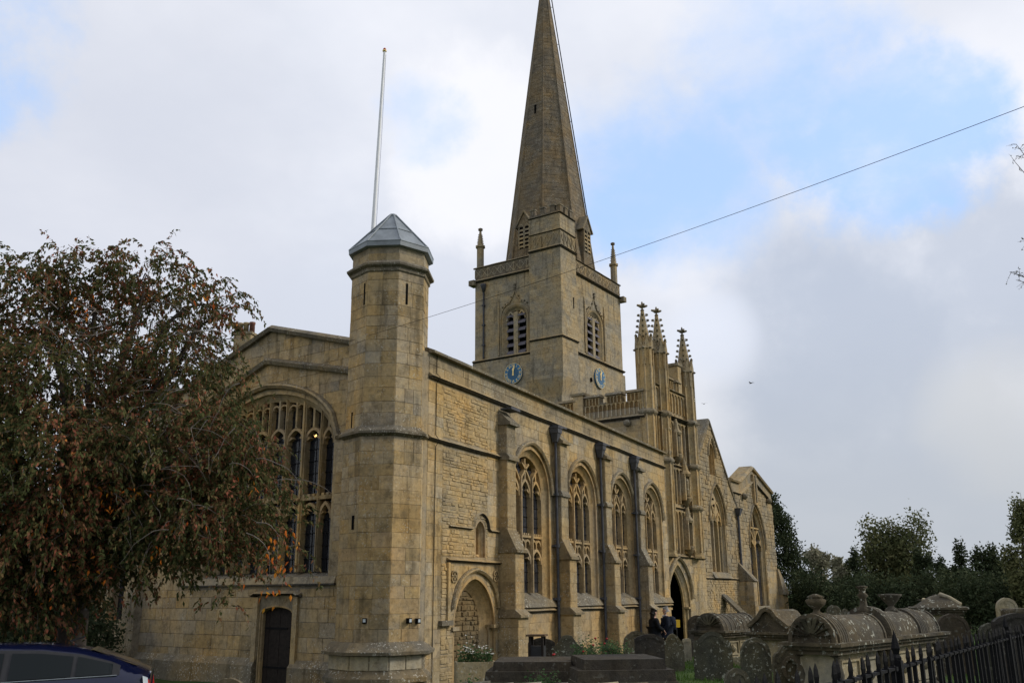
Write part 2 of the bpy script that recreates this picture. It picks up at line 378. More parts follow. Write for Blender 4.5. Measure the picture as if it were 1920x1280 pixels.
def block(mb, F, b, d=0, proud=.010, inset=.006, jit=0, R=random, mat=None):
    a, c, z0, z1 = b
    if c-a < .03 or z1-z0 < .03: return
    j = lambda: R.uniform(-jit, jit)
    pr = proud*R.uniform(.5, 1.3) if jit == 0 else proud*R.uniform(.2, 1.8)
    o = [(a+j(), z0+j()), (c+j(), z0+j()), (c+j(), z1+j()), (a+j(), z1+j())]
    i = [(o[0][0]+inset, o[0][1]+inset), (o[1][0]-inset, o[1][1]+inset), (o[2][0]-inset, o[2][1]-inset), (o[3][0]+inset, o[3][1]-inset)]
    V = [F.w(x, z, d+.001) for x, z in o]+[F.w(x, z, d+pr+(j()*.3 if jit else 0)) for x, z in i]
    mb.add(V, [(4, 5, 6, 7), (0, 1, 5, 4), (1, 2, 6, 5), (2, 3, 7, 6), (3, 0, 4, 7)], mat)
def stones(name, parent, F, outer, holes, z0, z1, ch=(.24, .34), bw=(.35, .75), mat='limestone', d=0, seed=1, single=0, **k):
    """stonework: the first `single` stones become objects of their own, the rest one joined part"""
    R = random.Random(seed); B = courses(F, outer, holes, z0, z1, ch, bw, R, gap=k.pop('gap', .004)); mb = MB()
    for i, b in enumerate(B):
        if i < single:
            m1 = MB(); block(m1, F, b, d, R=R, **k)
            if m1.v: m1.build('stone', parent, mat)
        else: block(mb, F, b, d, R=R, **k)
    if mb.v: return mb, B
    return None, B
SWD = {}
def facing(parent, F, outer, holes, z0, z1, mat='limestone', ch=(.24, .34), bw=(.35, .75), d=0, seed=1, mb=None, **k):
    """joined stonework: into the given mesh, or collected as one 'stuff' child of parent"""
    R = random.Random(seed)
    if mb is None: mb = SWD.setdefault(parent.name, (parent, MB()))[1]
    for b in courses(F, outer, holes, z0, z1, ch, bw, R, gap=k.pop('gap', .004)): block(mb, F, b, d, R=R, mat=mat, **k)
def flush_facings():
    for p, mb in SWD.values():
        if mb.v: setp(mb.build('stonework', p), kind='stuff')
    SWD.clear()
def face_box(mb, F, s0, s1, d0, d1, z0, z1, mat='limestone', seed=1, sides='LF', ch=(.26, .36), bw=(.35, .8), core='limestone_joint', **k):
    """a box with coursed stones on its front (F), left (L) and right (R) faces, all in one mesh"""
    box(mb, F, s0, s1, d0, d1, z0, z1, core)
    if 'F' in sides: facing(None, F, rect(s0, s1, z0, z1), [], z0, z1, mat, ch, bw, d1, seed, mb, **dict(k))
    if 'L' in sides: facing(None, F.sub(s0, 0, -90), rect(d0, d1, z0, z1), [], z0, z1, mat, ch, bw, 0, seed, mb, **dict(k))
    if 'R' in sides: facing(None, F.sub(s1, d1, 90), rect(0, d1-d0, z0, z1), [], z0, z1, mat, ch, bw, 0, seed, mb, **dict(k))
def rect(s0, s1, z0, z1): return [(s0, z0), (s1, z0), (s1, z1), (s0, z1)]
def ground_z(x, y):
    t = min(1, max(0, (11.0-y)/5.0)); t = t*t*(3-2*t); u = min(1, max(0, (x-24)/26)); u = u*u*(3-2*u)
    return .10+.70*t*(1-.55*u)-.05*u
def at(px, D):          # ground position on the view line of a column of the picture, D metres ahead
    k = (px-960)/1765*D; return (cos(YAW)*D+RT.x*k, sin(YAW)*D+RT.y*k)
def zat(py, D): return CAMZ-(py-1113)/1833*D

# ================================================================== STRUCTURE
def make_ground():
    xs = np.concatenate([np.linspace(-900, -20, 12), np.linspace(-15, 70, 90), np.linspace(80, 2500, 24)])
    ys = np.concatenate([np.linspace(-2500, -40, 24), np.linspace(-35, 45, 82), np.linspace(55, 2500, 24)])
    V = []; nx, ny = len(xs), len(ys)
    for x in xs:
        for y in ys:
            dz = .02*sin(x*1.7+y*.9)+.02*sin(y*2.3-x*.6) if abs(x) < 80 and abs(y) < 50 else 0
            V.append((x, y, ground_z(x, y)+dz))
    F = [(i*ny+j, (i+1)*ny+j, (i+1)*ny+j+1, i*ny+j+1) for i in range(nx-1) for j in range(ny-1)]
    mb = MB(); mb.add(V, F, 'turf', True); return setp(mb.build('ground'), kind='structure')
make_ground()
mb = MB(); V = []
for i in range(14):
    y = 12.2+i*1.3
    for x in (-4, 2, 8, 15.2): V.append((x-.16*(y-12), y, ground_z(x, y)+.05))
mb.add(V, [(i*4+k, i*4+k+1, i*4+k+5, i*4+k+4) for i in range(13) for k in range(3)], 'tarmac'); setp(mb.build('road'), kind='structure')

CH = thing('church', 'large honey limestone church with octagonal stair turret, clock tower and tall stone spire', 'church', (20, 13, 0))
ROOTMAT = 'limestone_joint'
def string_course(parent, F, path, h=.16, proj=.12, mat='limestone_weathered', d=0, name='string_course'):
    """projecting moulding: sloped top, undercut below; path runs along its underside"""
    if len(path) == 2 and abs(path[1][0]-path[0][0]) > 1.6:
        (a, z0), (b, z1) = path; n = int(abs(b-a)/.8)+1; q = random.Random(int(a*13+z0*7)); path = [(a+(b-a)*i/n, z0+(z1-z0)*i/n+(q.uniform(-.009, .009) if 0 < i < n else 0)) for i in range(n+1)]
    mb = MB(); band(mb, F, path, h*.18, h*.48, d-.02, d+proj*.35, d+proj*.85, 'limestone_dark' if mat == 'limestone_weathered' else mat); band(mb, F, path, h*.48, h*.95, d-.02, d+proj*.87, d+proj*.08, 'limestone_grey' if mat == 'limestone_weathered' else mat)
    return mb.build(name, parent)
def light_head(mb, F, s0, s1, zs, zt, d0, d1, w=.05, mat='limestone_warm', cusp=True):
    p = arch(s0, s1, zs, zs, zt, 6, 'point' if (zt-zs) >= (s1-s0)/2 else 'round', legs=False); band(mb, F, p, -w*.6, w, d0, d1, mat=mat)
    if cusp:
        h = (s1-s0)/2; r = zt-zs
        for sg in (-1, 1):
            m = (s0+s1)/2; x = m+sg*h*.80; z = zs+r*.42
            q = [(x+sg*h*.14, z-r*.22), (x-sg*h*.38, z-r*.02), (x+sg*h*.08, z+r*.26)]
            if sg < 0: q.reverse()
            prism(mb, F, q, d0, d1-.02, mat)
def glaze(win, F, lights, d, mat='window_glass', bar_dz=.36, vbar=True, thick=.02):
    """one pane object per light, with its bars"""
    for (a, b, z0, z1) in lights:
        m = MB(); box(m, F, a, b, d-thick, d, z0, z1, mat); pane = m.build('pane', win)
    m = MB()
    for (a, b, z0, z1) in lights:
        z = z0+bar_dz
        while z < z1-.05: box(m, F, a, b, d+.004, d+.022, z-.010, z+.010, 'iron'); z += bar_dz
        if vbar:
            k = (a+b)/2; box(m, F, k-.007, k+.007, d+.004, d+.016, z0, z1, 'iron')
    m.build('glazing_bars', win)
def surround(F, s0, s1, zb, zs, zt, kind, orders, mat='limestone_warm', depth=.5, hood=True, hoodw=.11, hoodp=.10, stop=None):
    """moulded jambs and arch: returns the mesh; orders = list of (width inwards, depth)"""
    mb = MB(); w = 0; dprev = .012
    for k, (ow, dd) in enumerate(orders):
        P = arch(s0+w, s1-w, zb, zs, zt-w*1.05, 10, kind)
        band(mb, F, P, -ow*.62, 0.0, -depth, dprev-.006, mat=mat) if k == 0 else None
        band(mb, F, P, -ow, -ow*.5, -depth, dprev-dd, dprev-dd*.55, mat=mat)
        band(mb, F, P, -ow*.52, 0, -depth, dprev-dd*.62, dprev-.002, mat=mat) if k else None
        w += ow; dprev -= dd
    return mb, w
def hoodmould(parent, F, s0, s1, zs, zt, kind, w=.10, p=.11, returns=.0, mat='limestone_weathered', off=.015):
    P = arch(s0-off, s1+off, zs-.04, zs, zt+off, 12, kind); mb = MB()
    if returns: P = [(s0-off-returns, zs-.04)]+P+[(s1+off+returns, zs-.04)]
    band(mb, F, P, 0, w*.5, -.01, p*.6, p, 'limestone_grey'); band(mb, F, P, w*.5, w*.8, -.01, p, p*.75, 'limestone_grey'); band(mb, F, P, w*.8, w, -.01, p*.75, p*.3, mat)
    return mb.build('hood_mould', parent)

# ---- south aisle ----------------------------------------------------------
SA = Frame(0, 12, 0)
A0, A1 = 19.35, 39.36
AW = [(25.44, 1.40), (29.56, 1.38), (33.57, 1.36), (37.33, 1.36)]     # window centres and half widths
ZB, ZSP, ZAP = 2.25, 5.62, 6.86
wholes = [arch(c-h, c+h, ZB, ZSP, ZAP, 10, 'point') if ZAP-ZSP >= h else arch(c-h, c+h, ZB, ZSP, ZAP, 10, 'four') for c, h in AW]
WK = 'point' if ZAP-ZSP >= 1.4 else 'four'
door_hole = arch(20.70, 23.04, .05, 1.60, 2.90, 10, 'point')
niche_hole = arch(21.83, 22.47, 3.38, 4.02, 4.40, 8, 'point')
mb = MB(); wall(mb, SA, rect(A0-.4, A1, -.4, 8.44), wholes+[door_hole, niche_hole], .55, 'limestone_joint', rmat='limestone_warm')
box(mb, SA, 23.5, A1, -9.5, -.57, 7.6, 7.9, 'lead')                      # lead roof behind the parapet
box(mb, SA, A1-.05, A1-.005, -9.5, -.01, -.4, 8.42, 'limestone_joint')
aisle = mb.build('aisle_wall', CH)
# ashlar: parapet band, bays between windows and below the sill string; rubble in the first bay
facing(aisle, SA, rect(A0, A1, 7.90, 8.42), [], 7.90, 8.42, 'limestone_grey', (.25, .27), (.5, 1.0), seed=3)
facing(aisle, SA, rect(24.0, A1, 2.05, 7.72), [offs(h[:-1], .02)[:0] or h for h in wholes], 2.05, 7.72, 'limestone', (.26, .36), (.35, .8), seed=4)
facing(aisle, SA, rect(23.2, A1, .0, 1.84), [], .0, 1.84, 'limestone_warm', (.34, .46), (.4, .95), seed=5)
facing(aisle, SA, rect(A0, 20.1, .0, 7.72), [], 0, 7.72, 'limestone', (.26, .36), (.3, .5), seed=6)
facing(aisle, SA, rect(22.55, 23.25, 3.4, 7.72), [niche_hole], 3.4, 7.72, 'limestone', (.26, .36), (.3, .7), seed=7)
facing(aisle, SA, rect(20.1, 22.55, 3.35, 6.10), [niche_hole], 3.35, 6.10, 'rubble_stone', (.06, .125), (.12, .42), seed=8, proud=.015, inset=.014, jit=.012, gap=.005)
facing(aisle, SA, rect(20.1, 22.55, 6.36, 7.72), [], 6.36, 7.70, 'rubble_stone', (.06, .125), (.12, .42), seed=9, proud=.013, inset=.013, jit=.011, gap=.005)
facing(aisle, SA, rect(20.1, 23.2, .0, 3.2), [door_hole, rect(20.75, 23.2, .0, 3.3)], .0, 3.2, 'rubble_stone', (.07, .15), (.14, .42), seed=10, proud=.014, inset=.013, jit=.012, gap=.005)
facing(aisle, SA, rect(20.45, 23.2, .0, 3.14), [door_hole], .0, 3.14, 'limestone', (.26, .36), (.3, .7), seed=11)
# coping and strings
def coping(parent, F, s0, s1, z, d0=-.5, d1=.16, h=.17, mat='limestone_weathered', seg=1.1):
    mb = MB(); n = max(1, round((s1-s0)/seg)); R = random.Random(int(s0*7)+3)
    for i in range(n):
        a = s0+(s1-s0)*i/n+.006; b = s0+(s1-s0)*(i+1)/n-.006; j = R.uniform(-.018, .018)
        V = [F.w(a, z+.0, d0), F.w(a, z, d1), F.w(a, z+h*.42+j, d1+.01), F.w(a, z+h+j, d1-.22), F.w(a, z+h+j, d0)]
        W = [F.w(b, z+.0, d0), F.w(b, z, d1), F.w(b, z+h*.42+j, d1+.01), F.w(b, z+h+j, d1-.22), F.w(b, z+h+j, d0)]
        mb.add(V+W, [(0, 1, 2, 3, 4), (9, 8, 7, 6, 5)]+[(k, 5+k, 5+(k+1) % 5, (k+1) % 5) for k in range(5)], mat)
    return mb.build('coping', parent)
coping(aisle, SA, A0, A1+.10, 8.44)
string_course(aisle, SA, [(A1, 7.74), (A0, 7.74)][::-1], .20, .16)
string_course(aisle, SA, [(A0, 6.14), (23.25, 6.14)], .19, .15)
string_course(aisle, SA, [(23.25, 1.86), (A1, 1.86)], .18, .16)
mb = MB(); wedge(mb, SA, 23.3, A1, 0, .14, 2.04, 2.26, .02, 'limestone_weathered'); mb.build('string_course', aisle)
for i, (c, h) in enumerate(AW):
    kind = 'four'
    mb, w = surround(SA, c-h, c+h, ZB, ZSP, ZAP, kind, [(.17, .11), (.13, .08)], depth=.42)
    # sill slope
    mb.hexa([SA.w(c-h, ZB-.02, .0), SA.w(c+h, ZB-.02, .0), SA.w(c+h, ZB-.02, -.5), SA.w(c-h, ZB-.02, -.5), SA.w(c-h, ZB+.01, .0), SA.w(c+h, ZB+.01, .0), SA.w(c+h, ZB+.32, -.5), SA.w(c-h, ZB+.32, -.5)], 'limestone_weathered')
    win = mb.build('window', CH)
    a, b = c-h+w, c+h-w; n = 3; lw = (b-a-.11*(n-1))/n; zt = 4.12; ztop = ZAP-w*1.05
    zsub = 5.30
    for k in range(1, n):
        x = a+k*lw+(k-.5)*.11; m = MB(); top = ZSP+.30
        prism(m, SA, [(x-.055, ZB+.2), (x+.055, ZB+.2), (x+.055, top), (x-.055, top)], -.34, -.17, 'limestone_warm'); prism(m, SA, [(x-.03, ZB+.2), (x+.03, ZB+.2), (x+.03, top), (x-.03, top)], -.18, -.135, 'limestone_warm'); m.build('mullion', win)
    tr = MB()
    for k in range(n):
        x0 = a+k*(lw+.11)-.065; x1 = x0+lw+.11
        light_head(tr, SA, x0+.05, x1-.05, zsub, zsub+.52, -.34, -.19, .05)
        light_head(tr, SA, x0+.05, x1-.05, 3.30, 3.72, -.34, -.19, .05)
        for q in (1, 2):                                       # little quatrefoil arcade of the transom
            pass
        x = (x0+x1)/2; box(tr, SA, x-.03, x+.03, -.34, -.20, 3.74, zt-.10, 'limestone_warm'); band(tr, SA, arch(x0+.05, x, 3.82, 3.84, 4.0, 4, 'round', False), -.02, .04, -.34, -.21, mat='limestone_warm'); band(tr, SA, arch(x, x1-.05, 3.82, 3.84, 4.0, 4, 'round', False), -.02, .04, -.34, -.21, mat='limestone_warm')
        box(tr, SA, x-.035, x+.035, -.34, -.20, zsub+.52, ztop-.06, 'limestone_warm')
    # intersecting curves in the head
    for k in (1, 2):
        x = a+k*lw+(k-.5)*.11
        for sg in (-1, 1):
            pts = [(x+sg*(.0+.62*(t/5)**1.5), ZSP+.05+.66*(t/5)) for t in range(6)]
            band(tr, SA, pts, -.032, .032, -.34, -.18, mat='limestone_warm')
    box(tr, SA, a, b, -.34, -.18, zt-.04, zt+.03, 'limestone_warm')
    R = random.Random(i)
    x = a+.05
    while x < b-.05: box(tr, SA, x, x+.08, -.30, -.20, zt+.04, zt+.10, 'limestone_warm'); x += .15
    tr.build('tracery', win)
    lights = []
    for k in range(n):
        x0 = a+k*(lw+.11); lights += [(x0, x0+lw, ZB+.22, 3.76), (x0, x0+lw, zt, ztop-.02-.35*abs(k-1))]
    glaze(win, SA, lights, -.32, bar_dz=.30)
    hoodmould(win, SA, c-h, c+h, ZSP-.12, ZAP+.02, 'four', .13, .13)
# buttresses with set-offs
def buttress(F, s0, s1, dl, du, zmid, ztop, seed, zstr=1.86, bottom=-.1, big=True, mat='limestone_grey'):
    mb = MB()
    face_box(mb, F, s0-.05, s1+.05, 0, dl+.10, bottom, zstr, mat, seed)
    face_box(mb, F, s0, s1, 0, dl, zstr+.0, zmid, mat, seed+1)
    face_box(mb, F, s0, s1, 0, du, zmid, ztop, mat, seed+2)
    b = mb.build('buttress', CH)
    m = MB(); wedge(m, F, s0-.03, s1+.03, 0, dl+.05, zmid, zmid+.62, du-.02, 'limestone_weathered'); box(m, F, s0-.05, s1+.05, 0, dl+.09, zmid-.08, zmid+.004, 'limestone_weathered'); m.build('weathering', b)
    m = MB(); wedge(m, F, s0-.04, s1+.04, 0, du+.10, ztop, ztop+.34, .02, 'limestone_weathered'); box(m, F, s0-.06, s1+.06, 0, du+.13, ztop-.09, ztop+.004, 'limestone_weathered'); m.build('weathering', b)
    m = MB()
    wedge(m, F, s0-.06, s1+.06, 0, dl+.20, zstr, zstr+.16, dl+.0, 'limestone_weathered'); box(m, F, s0-.10, s1+.10, 0, dl+.21, zstr-.06, zstr+.003, 'limestone_weathered'); m.build('string_course', b)
    return b
bs = [23.24, 27.10, 31.15, 34.90]
for i, x in enumerate(bs):
    b = buttress(SA, x, x+.55, .52, .28, 3.55 if i else 3.62, 7.25, 20+i*5)
    if i == 0: m = MB(); box(m, SA, x-.05, x+.60, 0, .38, 6.14, 6.23, 'limestone_weathered'); wedge(m, SA, x-.05, x+.60, 0, .38, 6.228, 6.34, .28, 'limestone_weathered'); m.build('string_course', b)
    else:
        m = MB(); box(m, SA, x-.04, x+.59, 0, .35, 5.45, 5.53, 'limestone_weathered'); wedge(m, SA, x-.04, x+.59, 0, .35, 5.528, 5.64, .28, 'limestone_weathered'); m.build('weathering', b)
# rainwater pipes
def downpipe(F, s, d, z0, z1, hopper=True, r=.055, chute=None):
    m = MB(); m.tube([F.w(s, z0, d), F.w(s, z1, d)], r*.85, 8, 'pipe_paint'); p = m.build('downpipe', CH)
    z = z0+.5
    while z < z1-.2:
        c = MB(); c.tube([F.w(s, z, d), F.w(s, z+.10, d)], r*1.42, 8, 'pipe_paint'); box(c, F, s-r*2.0, s+r*2.0, 0, d-r*.5, z+.02, z+.08, 'pipe_paint'); c.build('pipe_collar', p); z += 1.62
    if hopper:
        c = MB(); w = .14
        c.hexa([F.w(s-.07, z1-.02, d+.08), F.w(s+.07, z1-.02, d+.08), F.w(s+.07, z1-.02, d-.08), F.w(s-.07, z1-.02, d-.08), F.w(s-w, z1+.26, d+.15), F.w(s+w, z1+.26, d+.15), F.w(s+w, z1+.26, d-.12), F.w(s-w, z1+.26, d-.12)], 'pipe_paint')
        box(c, F, s-w-.02, s+w+.02, d-.13, d+.17, z1+.262, z1+.42, 'pipe_paint'); box(c, F, s-w-.04, s+w+.04, d-.14, d+.19, z1+.422, z1+.47, 'pipe_paint'); c.build('hopper', p)
    if chute: c = MB(); box(c, F, s-.10, s+chute, .02, .32, z1+.475, z1+.53, 'pipe_paint'); c.build('lead_chute', p)
    return p
for x in bs[1:]: downpipe(SA, x-.10, .16, ground_z(x, 12), 7.22, chute=.62)
m = MB(); box(m, SA, 23.25, 23.85, .06, .40, 7.62, 7.67, 'pipe_paint'); box(m, SA, 23.25, 23.85, .40, .42, 7.62, 7.70, 'pipe_paint'); m.build('lead_spout', CH)
m = MB(); m.tube([SA.w(19.70, .3, .03), SA.w(19.70, 3, .03), SA.w(19.70, 6.05, .03), SA.w(19.70, 6.2, .14), SA.w(19.70, 6.35, .03), SA.w(19.70, 7.7, .03), SA.w(19.70, 7.85, .14), SA.w(19.70, 7.95, .03), SA.w(19.70, 8.44, .03)], .010, 5, 'iron'); m.build('lightning_conductor', CH)
# niche
m, w = surround(SA, 21.83, 22.47, 3.38, 4.02, 4.40, 'point', [(.09, .10), (.06, .06)], depth=.32); box(m, SA, 21.83, 22.47, -.34, -.30, 3.36, 4.4, 'limestone_warm')
m.lathe(SA.w(22.15, 3.38, -.17), [(.02, 0), (.13, .01), (.12, .06), (.10, .08), (.02, .082)], 8, 'limestone_warm')
nic = m.build('niche', CH); P = [(20.45, 4.02)]+arch(21.80, 22.50, 4.02, 4.10, 4.43, 8, 'point', False)+[(23.2, 4.02)]
P = [(20.45, 4.06), (21.62, 4.06), (21.74, 4.10)]+arch(21.76, 22.54, 4.02, 4.14, 4.50, 8, 'point', False)+[(22.58, 4.10), (22.68, 4.06), (23.2, 4.06)]
string_course(nic, SA, P, .10, .10)
# blocked doorway
m, w = surround(SA, 20.70, 23.04, .05, 1.60, 2.90, 'point', [(.13, .12), (.12, .12), (.11, .10)], depth=.45)
for sx in (20.75, 20.86): m.lathe(SA.w(sx, .2, -.03-.1*(sx > 20.8)), [(.05, 0), (.045, .08), (.035, .12), (.035, 1.22), (.06, 1.30), (.07, 1.36)], 8, 'limestone_warm')
for sx in (22.99, 22.88): m.lathe(SA.w(sx, .2, -.03-.1*(sx < 22.93)), [(.05, 0), (.045, .08), (.035, .12), (.035, 1.22), (.06, 1.30), (.07, 1.36)], 8, 'limestone_warm')
box(m, SA, 20.60, 20.92, -.3, .08, 1.54, 1.63, 'limestone'); box(m, SA, 22.82, 23.10, -.3, .08, 1.54, 1.63, 'limestone')
dw = m.build('blocked_doorway', CH)
m = MB(); box(m, SA, 20.72, 23.0, -.44, -.36, 0, 2.85, 'rubble_brown')
facing(None, SA, rect(20.95, 22.8, .1, 2.8), [], .1, 2.8, 'rubble_brown', (.09, .16), (.14, .38), -.36, 31, m, proud=.03, inset=.014, jit=.012, gap=.022); m.build('rubble_blocking', dw)
hoodmould(dw, SA, 20.72, 23.04, 2.10, 2.98, 'point', .11, .12, .0)
string_course(dw, SA, [(20.36, 3.20), (23.24, 3.20)], .13, .14)
m = MB(); box(m, SA, 20.36, 20.46, .0, .07, 1.8, 3.20, 'limestone'); box(m, SA, 20.0, 20.55, 0, .12, 1.68, 1.80, 'limestone_weathered'); m.build('label_stop', dw)
for sx, zz in ((20.72, 2.86), (23.02, 2.9)):
    m = MB()
    for k in range(4): m.lathe(SA.w(sx+.085*cos(k*pi/2+.7), zz+.085*sin(k*pi/2+.7), .0), [(.0, 0), (.0, 0)], 3, 'limestone') if False else None
    for k in range(4):
        c = (sx+.08*cos(k*pi/2+.78), zz+.08*sin(k*pi/2+.78)); band(m, SA, [(c[0]+.075*cos(t*pi/6), c[1]+.075*sin(t*pi/6)) for t in range(13)], -.018, .018, 0, .05, mat='limestone_grey')
    m.build('quatrefoil', dw)

# ---- west front -------------------------------------------------------------
WF = Frame(19.3, 13.2, -100)
gab = [(-10.6, -.4), (0, -.4), (0, 8.75), (-1.5, 9.05), (-4.89, 10.02), (-10.6, 8.25)]
W0, W1, WZB, WZS, WZT = -7.95, -1.86, 2.88, 6.55, 8.20
whole = arch(W0, W1, WZB, WZS, WZT, 12, 'four'); dhole = arch(-4.60, -3.24, -.3, 1.98, 2.17, 6, 'four')
mb = MB(); wall(mb, WF, gab, [whole, dhole], .7, 'limestone_joint', rmat='limestone_warm'); west = mb.build('west_wall', CH)
facing(west, WF, [(-10.6, 2.6), (0, 2.6), (0, 8.75), (-1.5, 9.05), (-4.89, 10.02), (-10.6, 8.25)], [whole], 2.6, 10, 'limestone', (.26, .36), (.4, .9), seed=41)
R = random.Random(77)
B = courses(WF, rect(-10.6, 0, .0, 2.6), [dhole, rect(-4.80, -3.0, 0, 2.55)], .0, 2.6, (.22, .38), (.35, .85), R)
for b in B:
    m = MB(); block(m, WF, b, R=R, proud=.016)
    if m.v: m.build('stone', west, 'limestone')
# coping follows the gable
def slope_coping(parent, F, pts, w=.16, d0=-.72, d1=.18, mat='limestone_weathered'):
    m = MB(); band(m, F, pts, 0, w*.5, d0, d1*.7, d1, mat); band(m, F, pts, w*.5, w, d0, d1, d1*.15, mat); return m.build('coping', parent)
slope_coping(west, WF, [(-10.6, 8.25), (-4.89, 10.02), (-1.5, 9.05), (0, 8.75)], .20)
slope_coping(west, WF, [(-10.6, 7.1), (-4.95, 9.02), (-1.5, 8.22), (0, 7.95)], .20, -.1, .20)
for a, b in ((-10.65, -4.62), (-3.18, -.9)): m = MB(); box(m, WF, a, b, 0, .16, -.3, .62, 'limestone_weathered'); wedge(m, WF, a, b, 0, .16, .62, .80, .02, 'limestone_weathered'); m.build('plinth', west)
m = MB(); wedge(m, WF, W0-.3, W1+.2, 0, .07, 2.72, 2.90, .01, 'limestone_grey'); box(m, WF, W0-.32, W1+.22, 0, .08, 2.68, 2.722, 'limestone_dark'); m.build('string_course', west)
mb, w = surround(WF, W0, W1, WZB, WZS, WZT, 'four', [(.16, .12), (.13, .09)], 'limestone', depth=.42)
mb.hexa([WF.w(W0, WZB-.02, 0), WF.w(W1, WZB-.02, 0), WF.w(W1, WZB-.02, -.6), WF.w(W0, WZB-.02, -.6), WF.w(W0, WZB+.01, 0), WF.w(W1, WZB+.01, 0), WF.w(W1, WZB+.2, -.6), WF.w(W0, WZB+.2, -.6)], 'limestone_weathered')
win = mb.build('window', CH)
a, b = W0+w, W1-w; thick = [(-6.42, .13), (-3.40, .13)]; thin = [-7.03, -5.66, -4.91, -4.16, -2.66]
edges = sorted([a, b]+[x for x, _ in thick]+thin)
for x in [t[0] for t in thick]+thin:
    hw = .085 if x in (-6.42, -3.40) else .04
    top = WZT-.35*((x+4.9)/3)**2-.30; m = MB(); box(m, WF, x-hw, x+hw, -.36, -.16, WZB+.15, top, 'limestone'); box(m, WF, x-hw*.4, x+hw*.4, -.165, -.12, WZB+.15, top, 'limestone'); m.build('mullion', win)
tr = MB(); lights = []
ZT, ZH = 5.00, 6.55
for i in range(len(edges)-1):
    x0, x1 = edges[i]+.035, edges[i+1]-.035; mid = (x0+x1)/2; cz = WZT-.40*((mid+4.9)/3)**2
    zh = ZH+.10-.25*abs((mid+4.9)/3); light_head(tr, WF, x0, x1, zh, zh+.42, -.36, -.18, .05); light_head(tr, WF, x0, x1, 4.42, 4.82, -.36, -.18, .05)
    box(tr, WF, mid-.035, mid+.035, -.36, -.18, zh+.42, cz-.3, 'limestone')
    for q in (x0, mid): light_head(tr, WF, q, q+(x1-x0)/2, cz-.62, cz-.45, -.36, -.19, .03)
    lights += [(x0, x1, WZB+.15, 4.9), (x0, x1, ZT, cz-.22)]
box(tr, WF, a, b, -.36, -.14, ZT-.07, ZT+.03, 'limestone'); x = a
while x < b: box(tr, WF, x, x+.10, -.3, -.14, ZT+.03, ZT+.10, 'limestone'); x += .19
tr.build('tracery', win); glaze(win, WF, lights, -.34, 'window_glass_clear', .34)
hoodmould(win, WF, W0, W1, WZS-.05, WZT+.05, 'four', .16, .16, .16)
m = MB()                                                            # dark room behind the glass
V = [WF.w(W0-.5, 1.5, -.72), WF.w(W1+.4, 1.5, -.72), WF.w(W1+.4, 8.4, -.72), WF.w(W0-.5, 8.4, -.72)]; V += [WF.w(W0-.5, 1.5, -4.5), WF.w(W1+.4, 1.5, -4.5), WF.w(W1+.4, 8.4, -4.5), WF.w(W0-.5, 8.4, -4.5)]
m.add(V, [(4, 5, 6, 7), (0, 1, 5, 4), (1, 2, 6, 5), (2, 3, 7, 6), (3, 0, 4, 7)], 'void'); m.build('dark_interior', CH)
# priest's door in the west wall
m, w = surround(WF, -4.60, -3.24, .05, 1.98, 2.17, 'four', [(.06, .07)], depth=.26)
door = m.build('doorway', CH); string_course(door, WF, [(-4.92, 2.36), (-4.78, 2.36), (-4.70, 2.40), (-3.10, 2.40), (-3.02, 2.36), (-2.9, 2.36)], .16, .22)
for a in (-4.80, -3.18): m = MB(); box(m, WF, a, a+.18, 0, .09, .1, 2.38, 'limestone'); m.build('jamb', door)
for k in range(6): m = MB(); box(m, WF, -4.58+k*.222, -4.58+k*.222+.215, -.22, -.15-.006*(k % 2), .05, 2.15, 'wood_dark'); m.build('plank', door)
for zz in (.55, 1.55): m = MB(); box(m, WF, -4.52, -3.6, -.15, -.135, zz, zz+.05, 'iron'); m.build('strap_hinge', door)
m = MB(); m.lathe(WF.w(-3.45, 1.1, -.13), [(.0, -.03), (.035, -.02), (.035, .02), (.0, .03)], 8, 'iron'); m.build('door_knob', door)
# set-back north bay to the left of the west wall
NB = WF.sub(-10.6, -.5, 0)
nwin = arch(-2.6, -1.2, 1.7, 3.9, 4.9, 8, 'point')
mb = MB(); wall(mb, NB, rect(-4.6, 0, -.4, 6.6), [nwin], .5, 'limestone_joint', rmat='limestone_warm'); nb = mb.build('north_bay_wall', CH)
facing(nb, NB, rect(-4.6, 0, .0, 6.6), [nwin], 0, 6.6, 'limestone_grey', (.28, .38), (.4, .9), seed=51)
string_course(nb, NB, [(-4.6, 1.1), (0, 1.1)], .16, .16); coping(nb, NB, -4.6, 0, 6.6)
m, w = surround(NB, -2.6, -1.2, 1.7, 3.9, 4.9, 'point', [(.12, .12)], depth=.45); win = m.build('window', CH)
m = MB(); box(m, NB, -1.94, -1.86, -.4, -.2, 1.7, 4.3, 'limestone_warm'); m.build('mullion', win); glaze(win, NB, [(-2.5, -1.94, 1.7, 4.7), (-1.86, -1.3, 1.7, 4.7)], -.35)
mb = MB(); face_box(mb, NB, -.35, .35, 0, .75, -.2, 4.2, 'limestone_grey', 55); wedge(mb, NB, -.37, .37, 0, .78, 4.2, 5.0, .02, 'limestone_weathered'); mb.build('buttress', CH)
